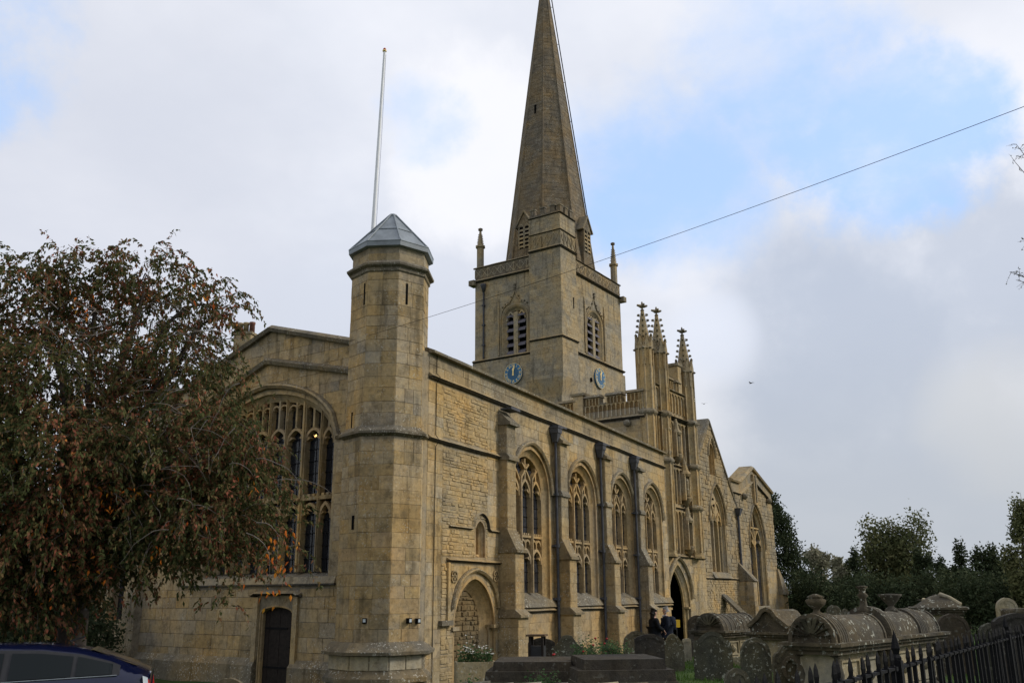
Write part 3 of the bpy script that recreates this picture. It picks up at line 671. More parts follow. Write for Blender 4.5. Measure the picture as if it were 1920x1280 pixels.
# lamp behind the west window
tmpd = raydir(587, 818); t = (Vector(WF.w(0, 0, -1.6))-Vector((0, 0, CAMZ))).dot(WF.n)/tmpd.dot(WF.n); LP = tmpd*t+Vector((0, 0, CAMZ))
lt = thing('chandelier', 'small lit chandelier glowing behind the large west window', 'lamp', LP)
for k in range(5):
    m = MB(); a = k*2*pi/5; m.lathe((LP.x+.10*cos(a), LP.y+.10*sin(a), LP.z-.03+.03*(k % 2)), [(.004, 0), (.026, .02), (.022, .06), (.004, .10)], 6, 'candle_glow'); m.build('candle_bulb', lt)
m = MB(); m.tube([(LP.x, LP.y, LP.z-.06), (LP.x, LP.y, LP.z+2.2)], .008, 5, 'iron'); m.lathe((LP.x, LP.y, LP.z-.08), [(.01, 0), (.12, .02), (.12, .03), (.01, .04)], 10, 'gold_leaf'); m.build('chandelier_frame', lt)

# ---- stair turret -------------------------------------------------------------
TCX, TCY = 18.99, 13.01
def octa(m, r0, r1, z0, z1, mat, cap=True):
    m.lathe((TCX, TCY, 0), [(r0, z0), (r1, z1)], 8, mat, False)
turret_m = MB(); RU, RL = 1.02, 1.065
octa(turret_m, RL, RL, -.4, 6.18, 'limestone_joint'); octa(turret_m, RU, RU, 6.18, 11.09, 'limestone_joint')
turret = turret_m.build('stair_turret', CH)
def facet(k, r):
    a0, a1 = radians(135+45*k), radians(180+45*k); p0 = Vector((TCX+r*cos(a0), TCY+r*sin(a0))); p1 = Vector((TCX+r*cos(a1), TCY+r*sin(a1))); d = p1-p0
    return Frame(p0.x, p0.y, math.degrees(atan2(d.y, d.x))), d.length
R = random.Random(12); levels = []; z = 1.34
while z < 10.80:
    if 6.0 < z < 6.36: z = 6.36
    h = R.uniform(.27, .37); levels.append((z, min(z+h, 6.10 if z < 6.1 else 10.42, 99) if z < 10.3 else 10.88)); z += h
slits = {0: [], 1: [], 2: []}
for lo, hi in levels:
    if hi-lo < .08: continue
    r = RL if lo < 6.1 else RU
    if 10.36 < hi < 10.6 and lo < 10.4: hi = 10.42
    for k in (-1, 0, 1, 2, 3):
        F, Lk = facet(k, r); cuts = R.choice([(0, .42, 1), (0, .58, 1), (0, 1), (0, .36, .7, 1)] if R.random() < .75 else [(0, .5, 1)])
        for c0, c1 in zip(cuts, cuts[1:]):
            m = MB(); mt = 'limestone' if lo > 4 or R.random() < .35 else 'limestone_warm' if R.random() < .28 else 'limestone'
            block(m, F, (c0*Lk+.002, c1*Lk-.002, lo+.003, hi-.003), 0, .010, .005, 0, R)
            if m.v and k in (0, 1, 2): m.build('stone', turret, mt)
            elif m.v: SWD.setdefault(turret.name, (turret, MB()))[1].add(m.v, m.f, mt)
def ring(name, prof, mat, rot=0, parent=None):
    m = MB(); m.lathe((TCX, TCY, 0), prof, 8, mat, False); return m.build(name, parent or turret)
ring('string_course', [(RU, 6.42), (RU+.05, 6.36), (RL+.13, 6.26), (RL+.13, 6.20), (RL-.02, 6.12)][::-1], 'limestone_weathered')
ring('string_course', [(RU, 10.36), (RU+.05, 10.40), (RU+.055, 10.48), (RU+.15, 10.53), (RU+.16, 10.58), (RU+.03, 10.68), (RU, 10.69)], 'limestone_weathered')
ring('plinth', [(RL+.16, -.4), (RL+.16, .52), (RL+.26, .50), (RL+.26, .60), (RL+.14, .74), (RL+.12, .76), (RL+.12, 1.10), (RL+.30, 1.10), (RL+.31, 1.17), (RL+.10, 1.36), (RL, 1.38)], 'limestone_weathered')
for k in (-1, 0, 1, 2):
    F, Lk = facet(k, RL+.125)
    for c in range(2): m = MB(); block(m, F, (Lk*c/2+.01, Lk*(c+1)/2-.01, .77, 1.08), .0, .02, .01, 0, R); m.build('stone', turret, 'limestone_pale')
roof = ring('lead_roof', [(RU+.02, 11.04), (RU+.12, 11.06), (RU+.13, 11.18), (RU+.10, 11.19), (.10, 12.30), (.07, 12.33)], 'lead')
for k in range(8):
    a = radians(45*k); m = MB(); p0 = (TCX+(RU+.10)*cos(a), TCY+(RU+.10)*sin(a), 11.21); p1 = (TCX+.10*cos(a), TCY+.10*sin(a), 12.32); m.tube([p0, p1], .022, 6, 'lead'); m.build('roof_roll', roof)
    a2 = radians(45*(k+1)); f = .45
    q0 = (TCX+((RU+.10)*(1-f)+.10*f)*cos(a), TCY+((RU+.10)*(1-f)+.10*f)*sin(a), 11.205+f*1.11); q1 = (TCX+((RU+.10)*(1-f)+.10*f)*cos(a2), TCY+((RU+.10)*(1-f)+.10*f)*sin(a2), 11.205+f*1.11)
    m = MB(); m.tube([q0, q1], .012, 5, 'lead'); m.tube([(TCX+(RU+.115)*cos(a), TCY+(RU+.115)*sin(a), 11.19), (TCX+(RU+.115)*cos(a2), TCY+(RU+.115)*sin(a2), 11.19)], .025, 6, 'lead'); m.build('lead_seam', roof)
m = MB(); m.lathe((TCX, TCY, 12.28), [(.11, 0), (.12, .03), (.10, .07), (.02, .09)], 8, 'lead'); m.build('roof_cap', roof)
def slit(px, py0, py1, r, w=.055, k=1):
    F, Lk = facet(k, r); s, z1 = F.px(px, py0); _, z0 = F.px(px, py1); m = MB(); box(m, F, s-w, s+w, -.1, .019, z0, z1, 'void'); m.build('arrow_slit', turret)
slit(685, 531, 571, RU, .028, 0); slit(763, 532, 571, RU, .028, 2); slit(661, 773, 802, RU, .022, 0); slit(663, 966, 992, RL, .05, 0)
for px, k in ((685, 1), (764, 2), (789, 2)):
    F, Lk = facet(k, RL); s, z = F.px(px, 1163); fl = MB(); s = max(.05, min(Lk-.05, s)); box(fl, F, s-.045, s+.045, .01, .12, z-.06, z+.06, 'iron'); box(fl, F, s-.03, s+.03, .12, .125, z-.03, z+.04, 'lamp_clear'); fl.build('floodlight', CH)
# flagpole behind the turret
FR = Frame(*at(710, 27), YAW*57.2958-90); s0, z0 = FR.px(700, 424); s1, z1 = FR.px(721, 98)
m = MB(); k = (s1-s0)/(z1-z0); m.tube([FR.w(s0-k*(z0-7.7), 7.7), FR.w(s0, z0), FR.w(s1, z1)], [.075, .068, .042], 8, 'white_paint'); fp = m.build('flagpole', CH)
m = MB(); m.lathe(FR.w(s1, z1), [(.03, 0), (.07, .02), (.075, .05), (.05, .08)], 8, 'gold_leaf'); m.lathe(FR.w(s1, z1+.07), [(.045, 0), (.06, .03), (.03, .08), (.0, .09)], 8, 'red_paint'); m.build('finial', fp)
m = MB(); m.tube([FR.w(s0-k*2+.10, z0-2), FR.w(s0+(s1-s0)*.5+.085, (z0+z1)/2), FR.w(s1+.05, z1-.1)], .006, 4, 'iron'); m.build('halyard', fp)
# chimney behind the gable
r_ = FW*FPX+R2*(455-960)-U2*(622-640); k_ = 40/(r_.x*cos(YAW)+r_.y*sin(YAW)); cx, cy, zc = r_.x*k_, r_.y*k_, CAMZ+r_.z*k_; F = Frame(cx, cy, -75); m = MB(); box(m, F, -.42, .42, -.6, 0, 6, zc, 'limestone_grey'); box(m, F, -.48, .48, -.64, .05, zc-.12, zc, 'limestone_weathered'); chm = m.build('chimney', CH)
for k, mt in ((-.30, 'limestone_grey'), (0, 'limestone_grey'), (.30, 'brick_red')): m = MB(); m.lathe(F.w(k, zc, -.3), [(.13, 0), (.12, .4), (.14, .42), (.14, .52), (.1, .52)], 8, mt); m.build('chimney_pot', chm)

# ---- bell tower ----------------------------------------------------------------
TS = Frame(61.63, 26.29, -7); TWF = Frame(61.63, 26.29, -97)      # south and west planes of its corner stair turret
S1, WL = 11.2, -8.6; SB = .5                                        # body limits along the two faces, set-back
BZ0, BZC, BZP = 20.6, 27.55, 28.9
TB = Frame(*TS.w(0, 0, -SB)[:2], -7); TBW = Frame(*TWF.w(0, 0, -SB)[:2], -97)
mb = MB(); D = -WL
box(mb, TS, SB+.46, S1-.01, -D+.01, -SB-.46, 0, BZC, 'void'); SWIN = (6.22, 1.42); WWIN = (-4.62, 1.30); wall(mb, TB, rect(SB, S1, 0, BZC), [arch(SWIN[0]-1.42, SWIN[0]+1.42, 21.15, 24.1, 25.25, 10, 'point')], .44, 'limestone_joint'); wall(mb, TBW, rect(WL, -SB, 0, BZC), [arch(WWIN[0]-1.30, WWIN[0]+1.30, 20.85, 23.9, 25.0, 10, 'point')], .44, 'limestone_joint'); box(mb, TS, SB, S1, -D, -D+.35, BZC, BZP, 'limestone_joint'); box(mb, TS, S1-.35, S1, -D+.35, -SB, BZC, BZP, 'limestone_joint')
box(mb, TS, SB, S1-.35, -SB-.35, -SB, BZC, BZP, 'limestone_joint'); box(mb, TS, SB, SB+.35, -D+.35, -SB-.35, BZC, BZP, 'limestone_joint')
box(mb, TS, S1-.02, S1, -D, -SB, 0, BZC, 'limestone_joint'); box(mb, TS, SB, S1, -D, -D+.02, 0, BZC, 'limestone_joint')
tower = mb.build('bell_tower', CH)
# bell openings (built out from the wall: ogee hood, recessed lights with louvres)
def ogee(c, h, zs, zt, n=12):
    L = []
    for i in range(n+1):
        u = i/n
        if u <= .6: a = u/.6; x = h*(1-.62*a**1.15); z = (sqrt(max(0, 1-(1-a)**2)))*.56
        else: a = (u-.6)/.4; x = h*.38*(1-a)**1.7; z = .56+.44*a**.85
        L.append((c-x, zs+(zt-zs)*z))
    return L+[(2*c-x, z) for x, z in reversed(L[:-1])]
def bell_window(F, c, h, zb, zs, zt, zog):
    m = MB(); P = arch(c-h, c+h, zb, zs, zt, 10, 'point')
    prism(m, F, P, -.36, -.34, 'void')
    w = 0
    for ow, d0, d1 in ((.16, .07, .0), (.14, -.02, -.14), (.12, -.14, -.24)):
        Q = arch(c-h+w, c+h-w, zb, zs, zt-w, 10, 'point'); band(m, F, Q, -ow, 0, -.4, d1, d0, mat='limestone_grey'); w += ow
    win = m.build('bell_window', tower)
    hm = MB(); O = [(c-h-.02, zb)]+ogee(c, h+.06, zs-.15, zog)+[(c+h+.02, zb)]; band(hm, F, O, 0, .10, -.01, .10, .05, 'limestone_grey'); hm.tube([F.w(c, zog, .08), F.w(c, zog+.55, .08)], .05, 6, 'limestone_weathered')
    for zz, rr in ((zog+.2, .13), (zog+.5, .11)): hm.lathe(F.w(c, zz, .09), [(.03, -.08), (rr, 0), (.03, .08)], 6, 'limestone_weathered')
    n = len(O)
    for i in range(4, n-4, 2):
        x, z = O[i]; sg = -1 if x < c else 1
        if abs(x-c) > .08: hm.lathe(F.w(x+sg*.12, z+.10, .08), [(.02, -.07), (.09, 0), (.02, .08)], 5, 'limestone_weathered')
    hm.build('ogee_hood', win)
    for sg in (-1, 1):
        s = c+sg*(h+.28); sh = MB(); box(sh, F, s-.07, s+.07, 0, .10, zb+.1, zs+1.0, 'limestone_grey'); sh.hexa([F.w(s-.09, zs+1.0, .12), F.w(s+.09, zs+1.0, .12), F.w(s+.09, zs+1.0, 0), F.w(s-.09, zs+1.0, 0), F.w(s-.01, zs+1.9, .05), F.w(s+.01, zs+1.9, .05), F.w(s+.01, zs+1.9, 0), F.w(s-.01, zs+1.9, 0)], 'limestone_grey'); sh.build('side_pinnacle', win)
    ih = h-w; tr = MB(); box(tr, F, c-.20, c+.20, -.34, -.06, zb, zs+.5, 'tower_stone')
    for sg in (-1, 1): light_head(tr, F, c+(sg*.20 if sg > 0 else -ih), c+(ih if sg > 0 else -.20), zs-.15, zs+.55, -.34, -.12, .08, 'tower_stone')
    a = ih*.42; prism(tr, F, [(c-ih, zs+.35), (c, zs+.15), (c+ih, zs+.35), (c+a*.55, zt-w-.15), (c, zt-w), (c-a*.55, zt-w-.15)], -.34, -.26, 'tower_stone')
    tr.build('tracery', win)
    for sg in (-1, 1):
        a, b = (c-ih, c-.20) if sg < 0 else (c+.20, c+ih)
        z = zb+.08
        while z < zs+.25:
            l = MB(); l.hexa([F.w(a, z, -.08), F.w(b, z, -.08), F.w(b, z+.28, -.32), F.w(a, z+.28, -.32), F.w(a, z+.12, -.08), F.w(b, z+.12, -.08), F.w(b, z+.36, -.32), F.w(a, z+.36, -.32)], 'louvre_lead'); l.build('louvre', win); z += .62
    return win
ho = [arch(SWIN[0]-1.42, SWIN[0]+1.42, 21.15, 24.1, 25.25, 10, 'point')]; hw = [arch(WWIN[0]-1.30, WWIN[0]+1.30, 20.85, 23.9, 25.0, 10, 'point')]
STK = dict(ch=(.28, .40), bw=(.45, 1.0), proud=.010, inset=.008)
facing(tower, TB, rect(SB, S1, 8, BZC), [offs(ho[0], 0) if False else ho[0]], 8, BZC, 'tower_stone', seed=61, **STK)
facing(tower, TBW, rect(WL, -SB, 8, BZC), hw, 8, BZC, 'tower_stone', seed=62, **STK)
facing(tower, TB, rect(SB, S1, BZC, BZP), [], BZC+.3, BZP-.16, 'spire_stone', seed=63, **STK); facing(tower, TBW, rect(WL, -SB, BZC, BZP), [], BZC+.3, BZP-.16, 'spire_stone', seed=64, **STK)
bell_window(TB, SWIN[0], SWIN[1], 21.15, 24.1, 25.25, 26.2); bell_window(TBW, WWIN[0], WWIN[1], 20.85, 23.9, 25.0, 26.2)
for F, a, b, zb in ((TB, 2.3, S1+.1, 20.78), (TBW, WL-.15, -2.8, 20.58)):
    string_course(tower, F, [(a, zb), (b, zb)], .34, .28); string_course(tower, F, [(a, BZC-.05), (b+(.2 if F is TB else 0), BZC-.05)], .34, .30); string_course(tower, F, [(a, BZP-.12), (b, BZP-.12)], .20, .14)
m = MB()                                                            # broader stage below the string
box(m, TS, SB-.02, S1+.14, -D-.14, -SB+.13, 2, 20.55, 'limestone_joint'); lower = m.build('tower_base', tower)
LS = Frame(*TS.w(0, 0, -SB+.13)[:2], -7); LW = Frame(*TWF.w(0, 0, -SB+.13)[:2], -97)
facing(lower, LS, rect(SB, S1+.14, 8, 20.6), [], 12, 20.6, 'tower_stone', seed=65, **STK); facing(lower, LW, rect(WL-.14, -SB, 8, 20.6), [], 8, 20.6, 'tower_stone', seed=66, **STK)
m = MB(); m.tube([LS.w(5.05, 19.2, .02), LS.w(5.05, 18.9, .06)], .12, 6, 'void'); m.build('putlog_hole', lower)
def trellis(parent, F, a, b, z0, z1, step=.62, w=.028, d=.022, mat='tower_stone'):
    m = MB(); n = max(1, round((b-a)/step)); k = (b-a)/n
    for i in range(n):
        x = a+i*k
        band(m, F, [(x, z0), (x+k, z1)], -w, w, 0, d, mat=mat); band(m, F, [(x, z1), (x+k, z0)], -w, w, 0, d+.012, mat=mat); box(m, F, x-w, x+w, 0, d+.022, z0, z1, mat)
    m.build('lozenge_panel', parent)
trellis(tower, TB, 2.3, S1, BZC+.42, BZP-.16); trellis(tower, TBW, WL, -2.8, BZC+.42, BZP-.16)
# corner stair turret of the tower
m = MB(); box(m, TS, 0, 2.42, -2.92, 0, 18.3, 28.9, 'limestone_joint'); box(m, TS, .02, 2.40, -2.90, -.02, 28.9, 31.8, 'limestone_joint'); wedge(m, TS, .0, 2.40, -2.9, .0, 31.8, 32.0, -.15, 'spire_stone')
m.add([TS.w(0, 18.3, 0), TS.w(2.42, 18.3, 0), TS.w(2.42, 18.3, -2.92), TS.w(0, 18.3, -2.92), TS.w(.4, 17.0, -.35), TS.w(2.42, 17.0, -.35), TS.w(2.42, 17.0, -2.92), TS.w(.4, 17.0, -2.92), TS.w(.4, 6, -.35), TS.w(2.42, 6, -.35), TS.w(2.42, 6, -2.92), TS.w(.4, 6, -2.92)], [(0, 1, 5, 4), (3, 0, 4, 7), (4, 5, 9, 8), (7, 4, 8, 11)], 'tower_stone')
tt = m.build('tower_stair_turret', CH)
facing(tt, TS, rect(0, 2.42, 18.3, 28.8), [], 18.35, 28.75, 'tower_stone', seed=71, **STK); facing(tt, TWF, rect(-2.92, 0, 18.3, 28.8), [], 18.35, 28.75, 'tower_stone', seed=72, **STK)
facing(tt, TS, rect(0, 2.4, 29, 31.8), [], 30.3, 31.7, 'tower_stone', seed=73, **STK); facing(tt, TWF, rect(-2.9, 0, 29, 31.8), [], 30.3, 31.7, 'tower_stone', seed=74, **STK)
for z, h, p in ((21.38, .34, .2), (28.78, .34, .24), (30.28, .16, .12), (31.72, .16, .14)):
    string_course(tt, TS, [(-p*.5, z), (2.44, z)], h, p); string_course(tt, TWF, [(-2.92, z), (p*.5, z)], h, p)
trellis(tt, TS, .05, 2.4, 29.2, 30.25); trellis(tt, TWF, -2.88, -.05, 29.2, 30.25)
for F, a, b in ((TS, .1, 2.4), (TWF, -2.9, -.1)):
    for k in range(3): m = MB(); x = a+(b-a)*k/3+.1; box(m, F, x, x+.45, -.34, -.04, 31.95, 32.5, 'spire_stone'); box(m, F, x-.04, x+.49, -.38, .0, 32.5, 32.6, 'limestone_weathered'); m.build('merlon', tt)
m = MB(); box(m, TS, 1.82, 1.96, -.1, .03, 24.2, 25.1, 'void'); m.build('arrow_slit', tt)
# corner pinnacles
def slim_pinnacle(F, s, d, z0, z1, ztop, r=.30):
    p = F.w(s, 0, d); m = MB(); m.lathe(p, [(r, z0), (r, z1), (r*1.35, z1+.05), (r*1.35, z1+.22), (r*.85, z1+.26), (r*.30, ztop-.32), (r*.3, ztop-.26)], 8, 'tower_stone', False)
    m.lathe(p, [(.02, ztop-.3), (r*.62, ztop-.22), (r*.68, ztop-.08), (r*.3, ztop)], 8, 'spire_stone', False); pn = m.build('pinnacle', tower)
    c = MB()
    for k in range(4):
        for j in range(6):
            t = .15+.12*j; rr = r*(.85*(1-t)+.3*t)+.03; z = z1+.26+(ztop-.58-z1)*t; a = k*pi/2+pi/4; c.lathe((p[0]+rr*cos(a), p[1]+rr*sin(a), z), [(.01, -.05), (.05, 0), (.01, .06)], 4, 'spire_stone')
    c.build('crockets', pn)
slim_pinnacle(TBW, WL+.3, -.3, BZP-.2, 30.75, 32.6, .31); slim_pinnacle(TB, S1-.4, -.3, BZP-.2, 30.6, 32.9, .31)
slim_pinnacle(TB, S1-.4, -7.6, BZP-.2, 30.6, 32.7, .31)
p = MB(); s, _ = TBW.px(908, 600); p.tube([TBW.w(s, 20.9, .1), TBW.w(s, 27.2, .1)], .075, 7, 'pipe_paint'); dp = p.build('downpipe', CH)
c = MB(); c.lathe(TBW.w(s, 26.6, .12), [(.08, 0), (.26, .55), (.26, .7), (.1, .71)], 7, 'pipe_paint'); c.build('hopper', dp)
for z in (22, 23.7, 25.4): c = MB(); box(c, TBW, s-.14, s+.14, 0, .19, z, z+.12, 'pipe_paint'); c.build('pipe_collar', dp)
# gargoyle-like corner blocks of the cornice
for F, s in ((TBW, WL-.1), (TB, S1+.1)): m = MB(); box(m, F, s-.28, s+.28, -.3, .45, BZC-.25, BZC+.2, 'limestone_weathered'); m.build('gargoyle', tower)
# clocks
ROM = {1: 'I', 2: 'II', 3: 'III', 4: 'IIII', 5: 'V', 6: 'VI', 7: 'VII', 8: 'VIII', 9: 'IX', 10: 'X', 11: 'XI', 12: 'XII'}
def clock(F, c, z, r):
    def disc(m, r0, d0, d1, mat, n=40): prism(m, F, [(c+r0*cos(2*pi*k/n), z+r0*sin(2*pi*k/n)) for k in range(n)], d0, d1, mat)
    m = MB(); disc(m, r, .0, .16, 'clock_blue'); disc(m, r*.60, .16, .172, 'clock_blue_deep'); ck = m.build('clock', CH)
    m = MB(); band(m, F, [(c+r*cos(2*pi*k/48), z+r*sin(2*pi*k/48)) for k in range(49)], -.014, .008, .14, .178, mat='gold_leaf'); m.build('gilt_rim', ck)
    for h in range(1, 13):
        a = pi/2-h*pi/6; er = Vector((cos(a), sin(a))); et = Vector((sin(a), -cos(a))); st = ROM[h]; wd = {'I': .075, 'V': .15, 'X': .15}; tot = sum(wd[q] for q in st); x = -tot/2; m = MB(); ri, ro = r*.66, r*.92
        def bar(x0, y0, x1, y1, t=.010):
            A = Vector((c, z))+er*y0+et*x0; Bv = Vector((c, z))+er*y1+et*x1; band(m, F, [A, Bv], -t, t, .16, .178, mat='gold_leaf')
        for q in st:
            w = wd[q]
            if q == 'I': bar(x+w/2, ri, x+w/2, ro, .012)
            elif q == 'V': bar(x+w/2, ri, x+.02, ro, .014); bar(x+w/2, ri, x+w-.02, ro)
            else: bar(x+.02, ri, x+w-.02, ro, .014); bar(x+w-.02, ri, x+.02, ro)
            x += w
        m.build('numeral', ck)
    for ang, ln, w, d in ((pi/2-radians(12), .90, .030, .20), (pi/2-radians(2), .60, .05, .188)):
        m = MB(); e = Vector((cos(ang), sin(ang))); t = Vector((e.y, -e.x)); C = Vector((c, z)); q = [C-e*r*.22-t*w*1.4, C-e*r*.22+t*w*1.4, C+e*r*ln*.35+t*w, C+e*r*ln*.62+t*w*1.9, C+e*r*ln, C+e*r*ln*.62-t*w*1.9, C+e*r*ln*.35-t*w]
        prism(m, F, [(v.x, v.y) for v in q][::-1], d, d+.014, 'gold_leaf'); m.build('clock_hand', ck)
    return ck
s, z = LW.px(963, 700, .1); clock(LW, s, z, .82); s, z = LS.px(1125, 709, .1); clock(LS, s, z, .84)
# ---- spire -------------------------------------------------------------------
SC_ = TS.w(5.85, 0, -4.55); SCX, SCY = SC_[0], SC_[1]; SR0, SZ0, SZT = 4.02, 28.4, 60.6; srot = radians(-7+22.5)
def srad(z): return SR0*(SZT-z)/(SZT-SZ0)
m = MB(); zs = np.linspace(SZ0, SZT-.4, 60)
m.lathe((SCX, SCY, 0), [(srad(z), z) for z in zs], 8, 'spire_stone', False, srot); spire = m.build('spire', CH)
for k in range(8):
    a = srot+k*pi/4; m = MB(); m.tube([(SCX+srad(z)*cos(a), SCY+srad(z)*sin(a), z) for z in (SZ0, 40, 50, SZT-.5)], [.11, .09, .06, .03], 5, 'spire_stone'); m.build('spire_rib', spire)
R = random.Random(5)
for k in range(8):       # courses of the spire, each face its own rows, as far down as they show
    a0 = srot+k*pi/4; a1 = a0+pi/4; z = SZ0+.2; mb = SWD.setdefault(spire.name, (spire, MB()))[1]
    while z < 56:
        h = R.uniform(.32, .46); r0, r1 = srad(z+.01), srad(z+h-.01)
        P = lambda r, t, zz, o: ((SCX+(r+o)*cos(a0))*(1-t)+(SCX+(r+o)*cos(a1))*t, (SCY+(r+o)*sin(a0))*(1-t)+(SCY+(r+o)*sin(a1))*t, zz)
        n = max(1, round(r0*.765/R.uniform(.55, .8))); off = R.uniform(0, .6)
        cuts = [0]+[min(.98, max(.02, (i+off)/(n+.3))) for i in range(1 if off < .3 else 0, n)]+[1]
        for c0, c1 in zip(cuts, cuts[1:]):
            if c1-c0 < .05: continue
            e = .008/r0; o = R.uniform(.008, .02)
            V = [P(r0, c0+e, z+.012, .004), P(r0, c1-e, z+.012, .004), P(r1, c1-e, z+h-.012, .004), P(r1, c0+e, z+h-.012, .004), P(r0, c0+e*3, z+.03, o), P(r0, c1-e*3, z+.03, o), P(r1, c1-e*3, z+h-.03, o), P(r1, c0+e*3, z+h-.03, o)]
            mb.add(V, [(4, 5, 6, 7), (0, 1, 5, 4), (1, 2, 6, 5), (2, 3, 7, 6), (3, 0, 4, 7)], 'spire_stone')
        z += h
def lucarne(F, c, zb, zt, w, proj):     # gabled opening standing on a face of the spire
    m = MB(); box(m, F, c-w, c+w, -2.4, 0, zb-1.6, zt-.9, 'spire_stone'); prism(m, F, [(c-w-.10, zt-.95), (c+w+.10, zt-.95), (c, zt+.25)], -2.4, .06, 'spire_stone'); l = m.build('lucarne', spire)
    m = MB(); band(m, F, [(c-w-.2, zt-1.0), (c, zt+.32), (c+w+.2, zt-1.0)], 0, .11, -2.3, .16, mat='limestone_weathered'); m.build('gable_coping', l)
    for sg in (-1, 1):
        a, b = (c-w+.14, c-.07) if sg < 0 else (c+.07, c+w-.14); m = MB(); P = arch(a, b, zb, zt-1.15, zt-.75, 5, 'point'); prism(m, F, P, -.02, .012, 'void'); band(m, F, P, 0, .06, .0, .07, mat='tower_stone'); o = m.build('lucarne_opening', l)
        z = zb+.1
        while z < zt-1.1: m = MB(); m.hexa([F.w(a, z, .06), F.w(b, z, .06), F.w(b, z+.12, .015), F.w(a, z+.12, .015), F.w(a, z+.06, .065), F.w(b, z+.06, .065), F.w(b, z+.2, .016), F.w(a, z+.2, .016)], 'limestone_grey'); m.build('louvre', o); z += .36
sub = Frame(*TS.w(5.85, 0, -.75)[:2], -7); lucarne(sub, 0, 30.3, 33.2, .62, 1)
sub = Frame(*TWF.w(-4.55, 0, -1.9)[:2], -97); lucarne(sub, 0, 30.3, 33.2, .62, 1)
# narrow slit and lightning ladder of the spire
def on_spire(ang, z, o=0): return Vector((SCX+(srad(z)+o)*cos(ang), SCY+(srad(z)+o)*sin(ang), z))
fa = srot+radians(22.5)+3*pi/4; z = 44.2; ap = cos(pi/8); m = MB(); c = Vector((SCX+srad(z)*ap*cos(fa), SCY+srad(z)*ap*sin(fa), z)); F = Frame(c.x, c.y, math.degrees(fa)+90); box(m, F, -.09, .09, -.15, .05, z-.5, z+.5, 'void'); m.build('arrow_slit', spire)
m = MB(); ea = srot-pi/2+radians(8)
ea = YAW-pi/2+radians(4)
for sg in (-.10, .10):
    m.tube([on_spire(ea, z, .24)+Vector((-sin(ea)*sg, cos(ea)*sg, 0)) for z in (33.5, 45, 60)], .028, 5, 'iron')
z = 33.8
while z < 59.5: a = on_spire(ea, z, .24); t = Vector((-sin(ea), cos(ea), 0)); m.tube([a-t*.10, a+t*.10], .018, 4, 'iron'); z += .42
for z in (36, 40, 44, 48, 52, 56): m.tube([on_spire(ea, z, -.3), on_spire(ea, z, .26)], .03, 4, 'iron')
m.build('steeplejack_ladder', spire)

# ---- south porch ---------------------------------------------------------------
PS = Frame(40.2, 13.45, -7); PX0, PX1, PXE = .95, 6.85, 7.38
DOC, DOZ = 3.85, 1.75        # doorway centre, springing
dh = arch(DOC-1.35, DOC+1.35, -.2, DOZ, 3.86, 10, 'point')
m = MB(); wall(m, PS, [(PX0, -.3), (PXE, -.3), (PXE, 11.1), (PX1, 11.1), (PX1, 12.4), (PX0, 12.4)], [dh], .30, 'limestone_joint', rmat='limestone')
box(m, PS, PX0, PX0+.6, -9.5, -.31, -.3, 10.6, 'limestone_joint'); box(m, PS, PXE-.5, PXE, -6, -.31, -.3, 11.1, 'limestone_joint'); box(m, PS, PX0+.02, PXE-.02, -9, -.45, 10.3, 10.62, 'lead')
porch = m.build('porch', CH)
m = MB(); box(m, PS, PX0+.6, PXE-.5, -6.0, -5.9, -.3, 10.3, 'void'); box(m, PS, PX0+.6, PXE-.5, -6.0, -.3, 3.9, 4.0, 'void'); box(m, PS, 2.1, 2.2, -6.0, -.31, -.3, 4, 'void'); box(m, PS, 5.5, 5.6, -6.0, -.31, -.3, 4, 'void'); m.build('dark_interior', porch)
facing(porch, PS, rect(5.75, PXE, 0, 4.1), [dh], 0, 4.1, 'limestone', (.28, .38), (.4, .8), seed=81)
facing(porch, PS, rect(PX0, 5.75, 0, 4.1), [dh], 0, 4.1, 'limestone', (.28, .38), (.4, .8), seed=82)
facing(porch, PS, rect(6.85, PXE, 4.1, 11.1), [], 4.1, 11.0, 'limestone_grey', (.3, .4), (.53, .54), seed=83)
facing(porch, PS, rect(5.85, 6.85, 4.2, 10.9), [], 4.3, 10.9, 'limestone', (.3, .4), (.4, .7), seed=84)
PWF = PS.sub(PX0, 0, -90)
facing(porch, PWF, rect(-7.5, 0, 7, 10.5), [], 7, 10.45, 'limestone', (.28, .38), (.45, .9), seed=85)
string_course(porch, PWF, [(-8, 10.50), (0, 10.50)], .26, .22); coping(porch, PXE and PS, PX1+.02, PXE+.06, 11.1)
def panel_row(parent, F, a, b, z0, z1, n, d=.09, mat='limestone', base=None, heads=True):
    m = MB(); k = (b-a)/n
    if base: box(m, F, a, b, -.3, .015, z0, z1, base)
    for i in range(n+1): x = a+i*k; box(m, F, x-.022, x+.022, 0, d, z0, z1, mat)
    if heads:
        for i in range(n):
            x = a+i*k; P = arch(x+.03, x+k-.03, z1-k*.6, z1-k*.6, z1-.03, 4, 'round', False); prism(m, F, [(x+.02, z1)]+P[::1]+[(x+k-.02, z1)], .0, d-.02, mat)
    return m.build('blind_panelling', parent)
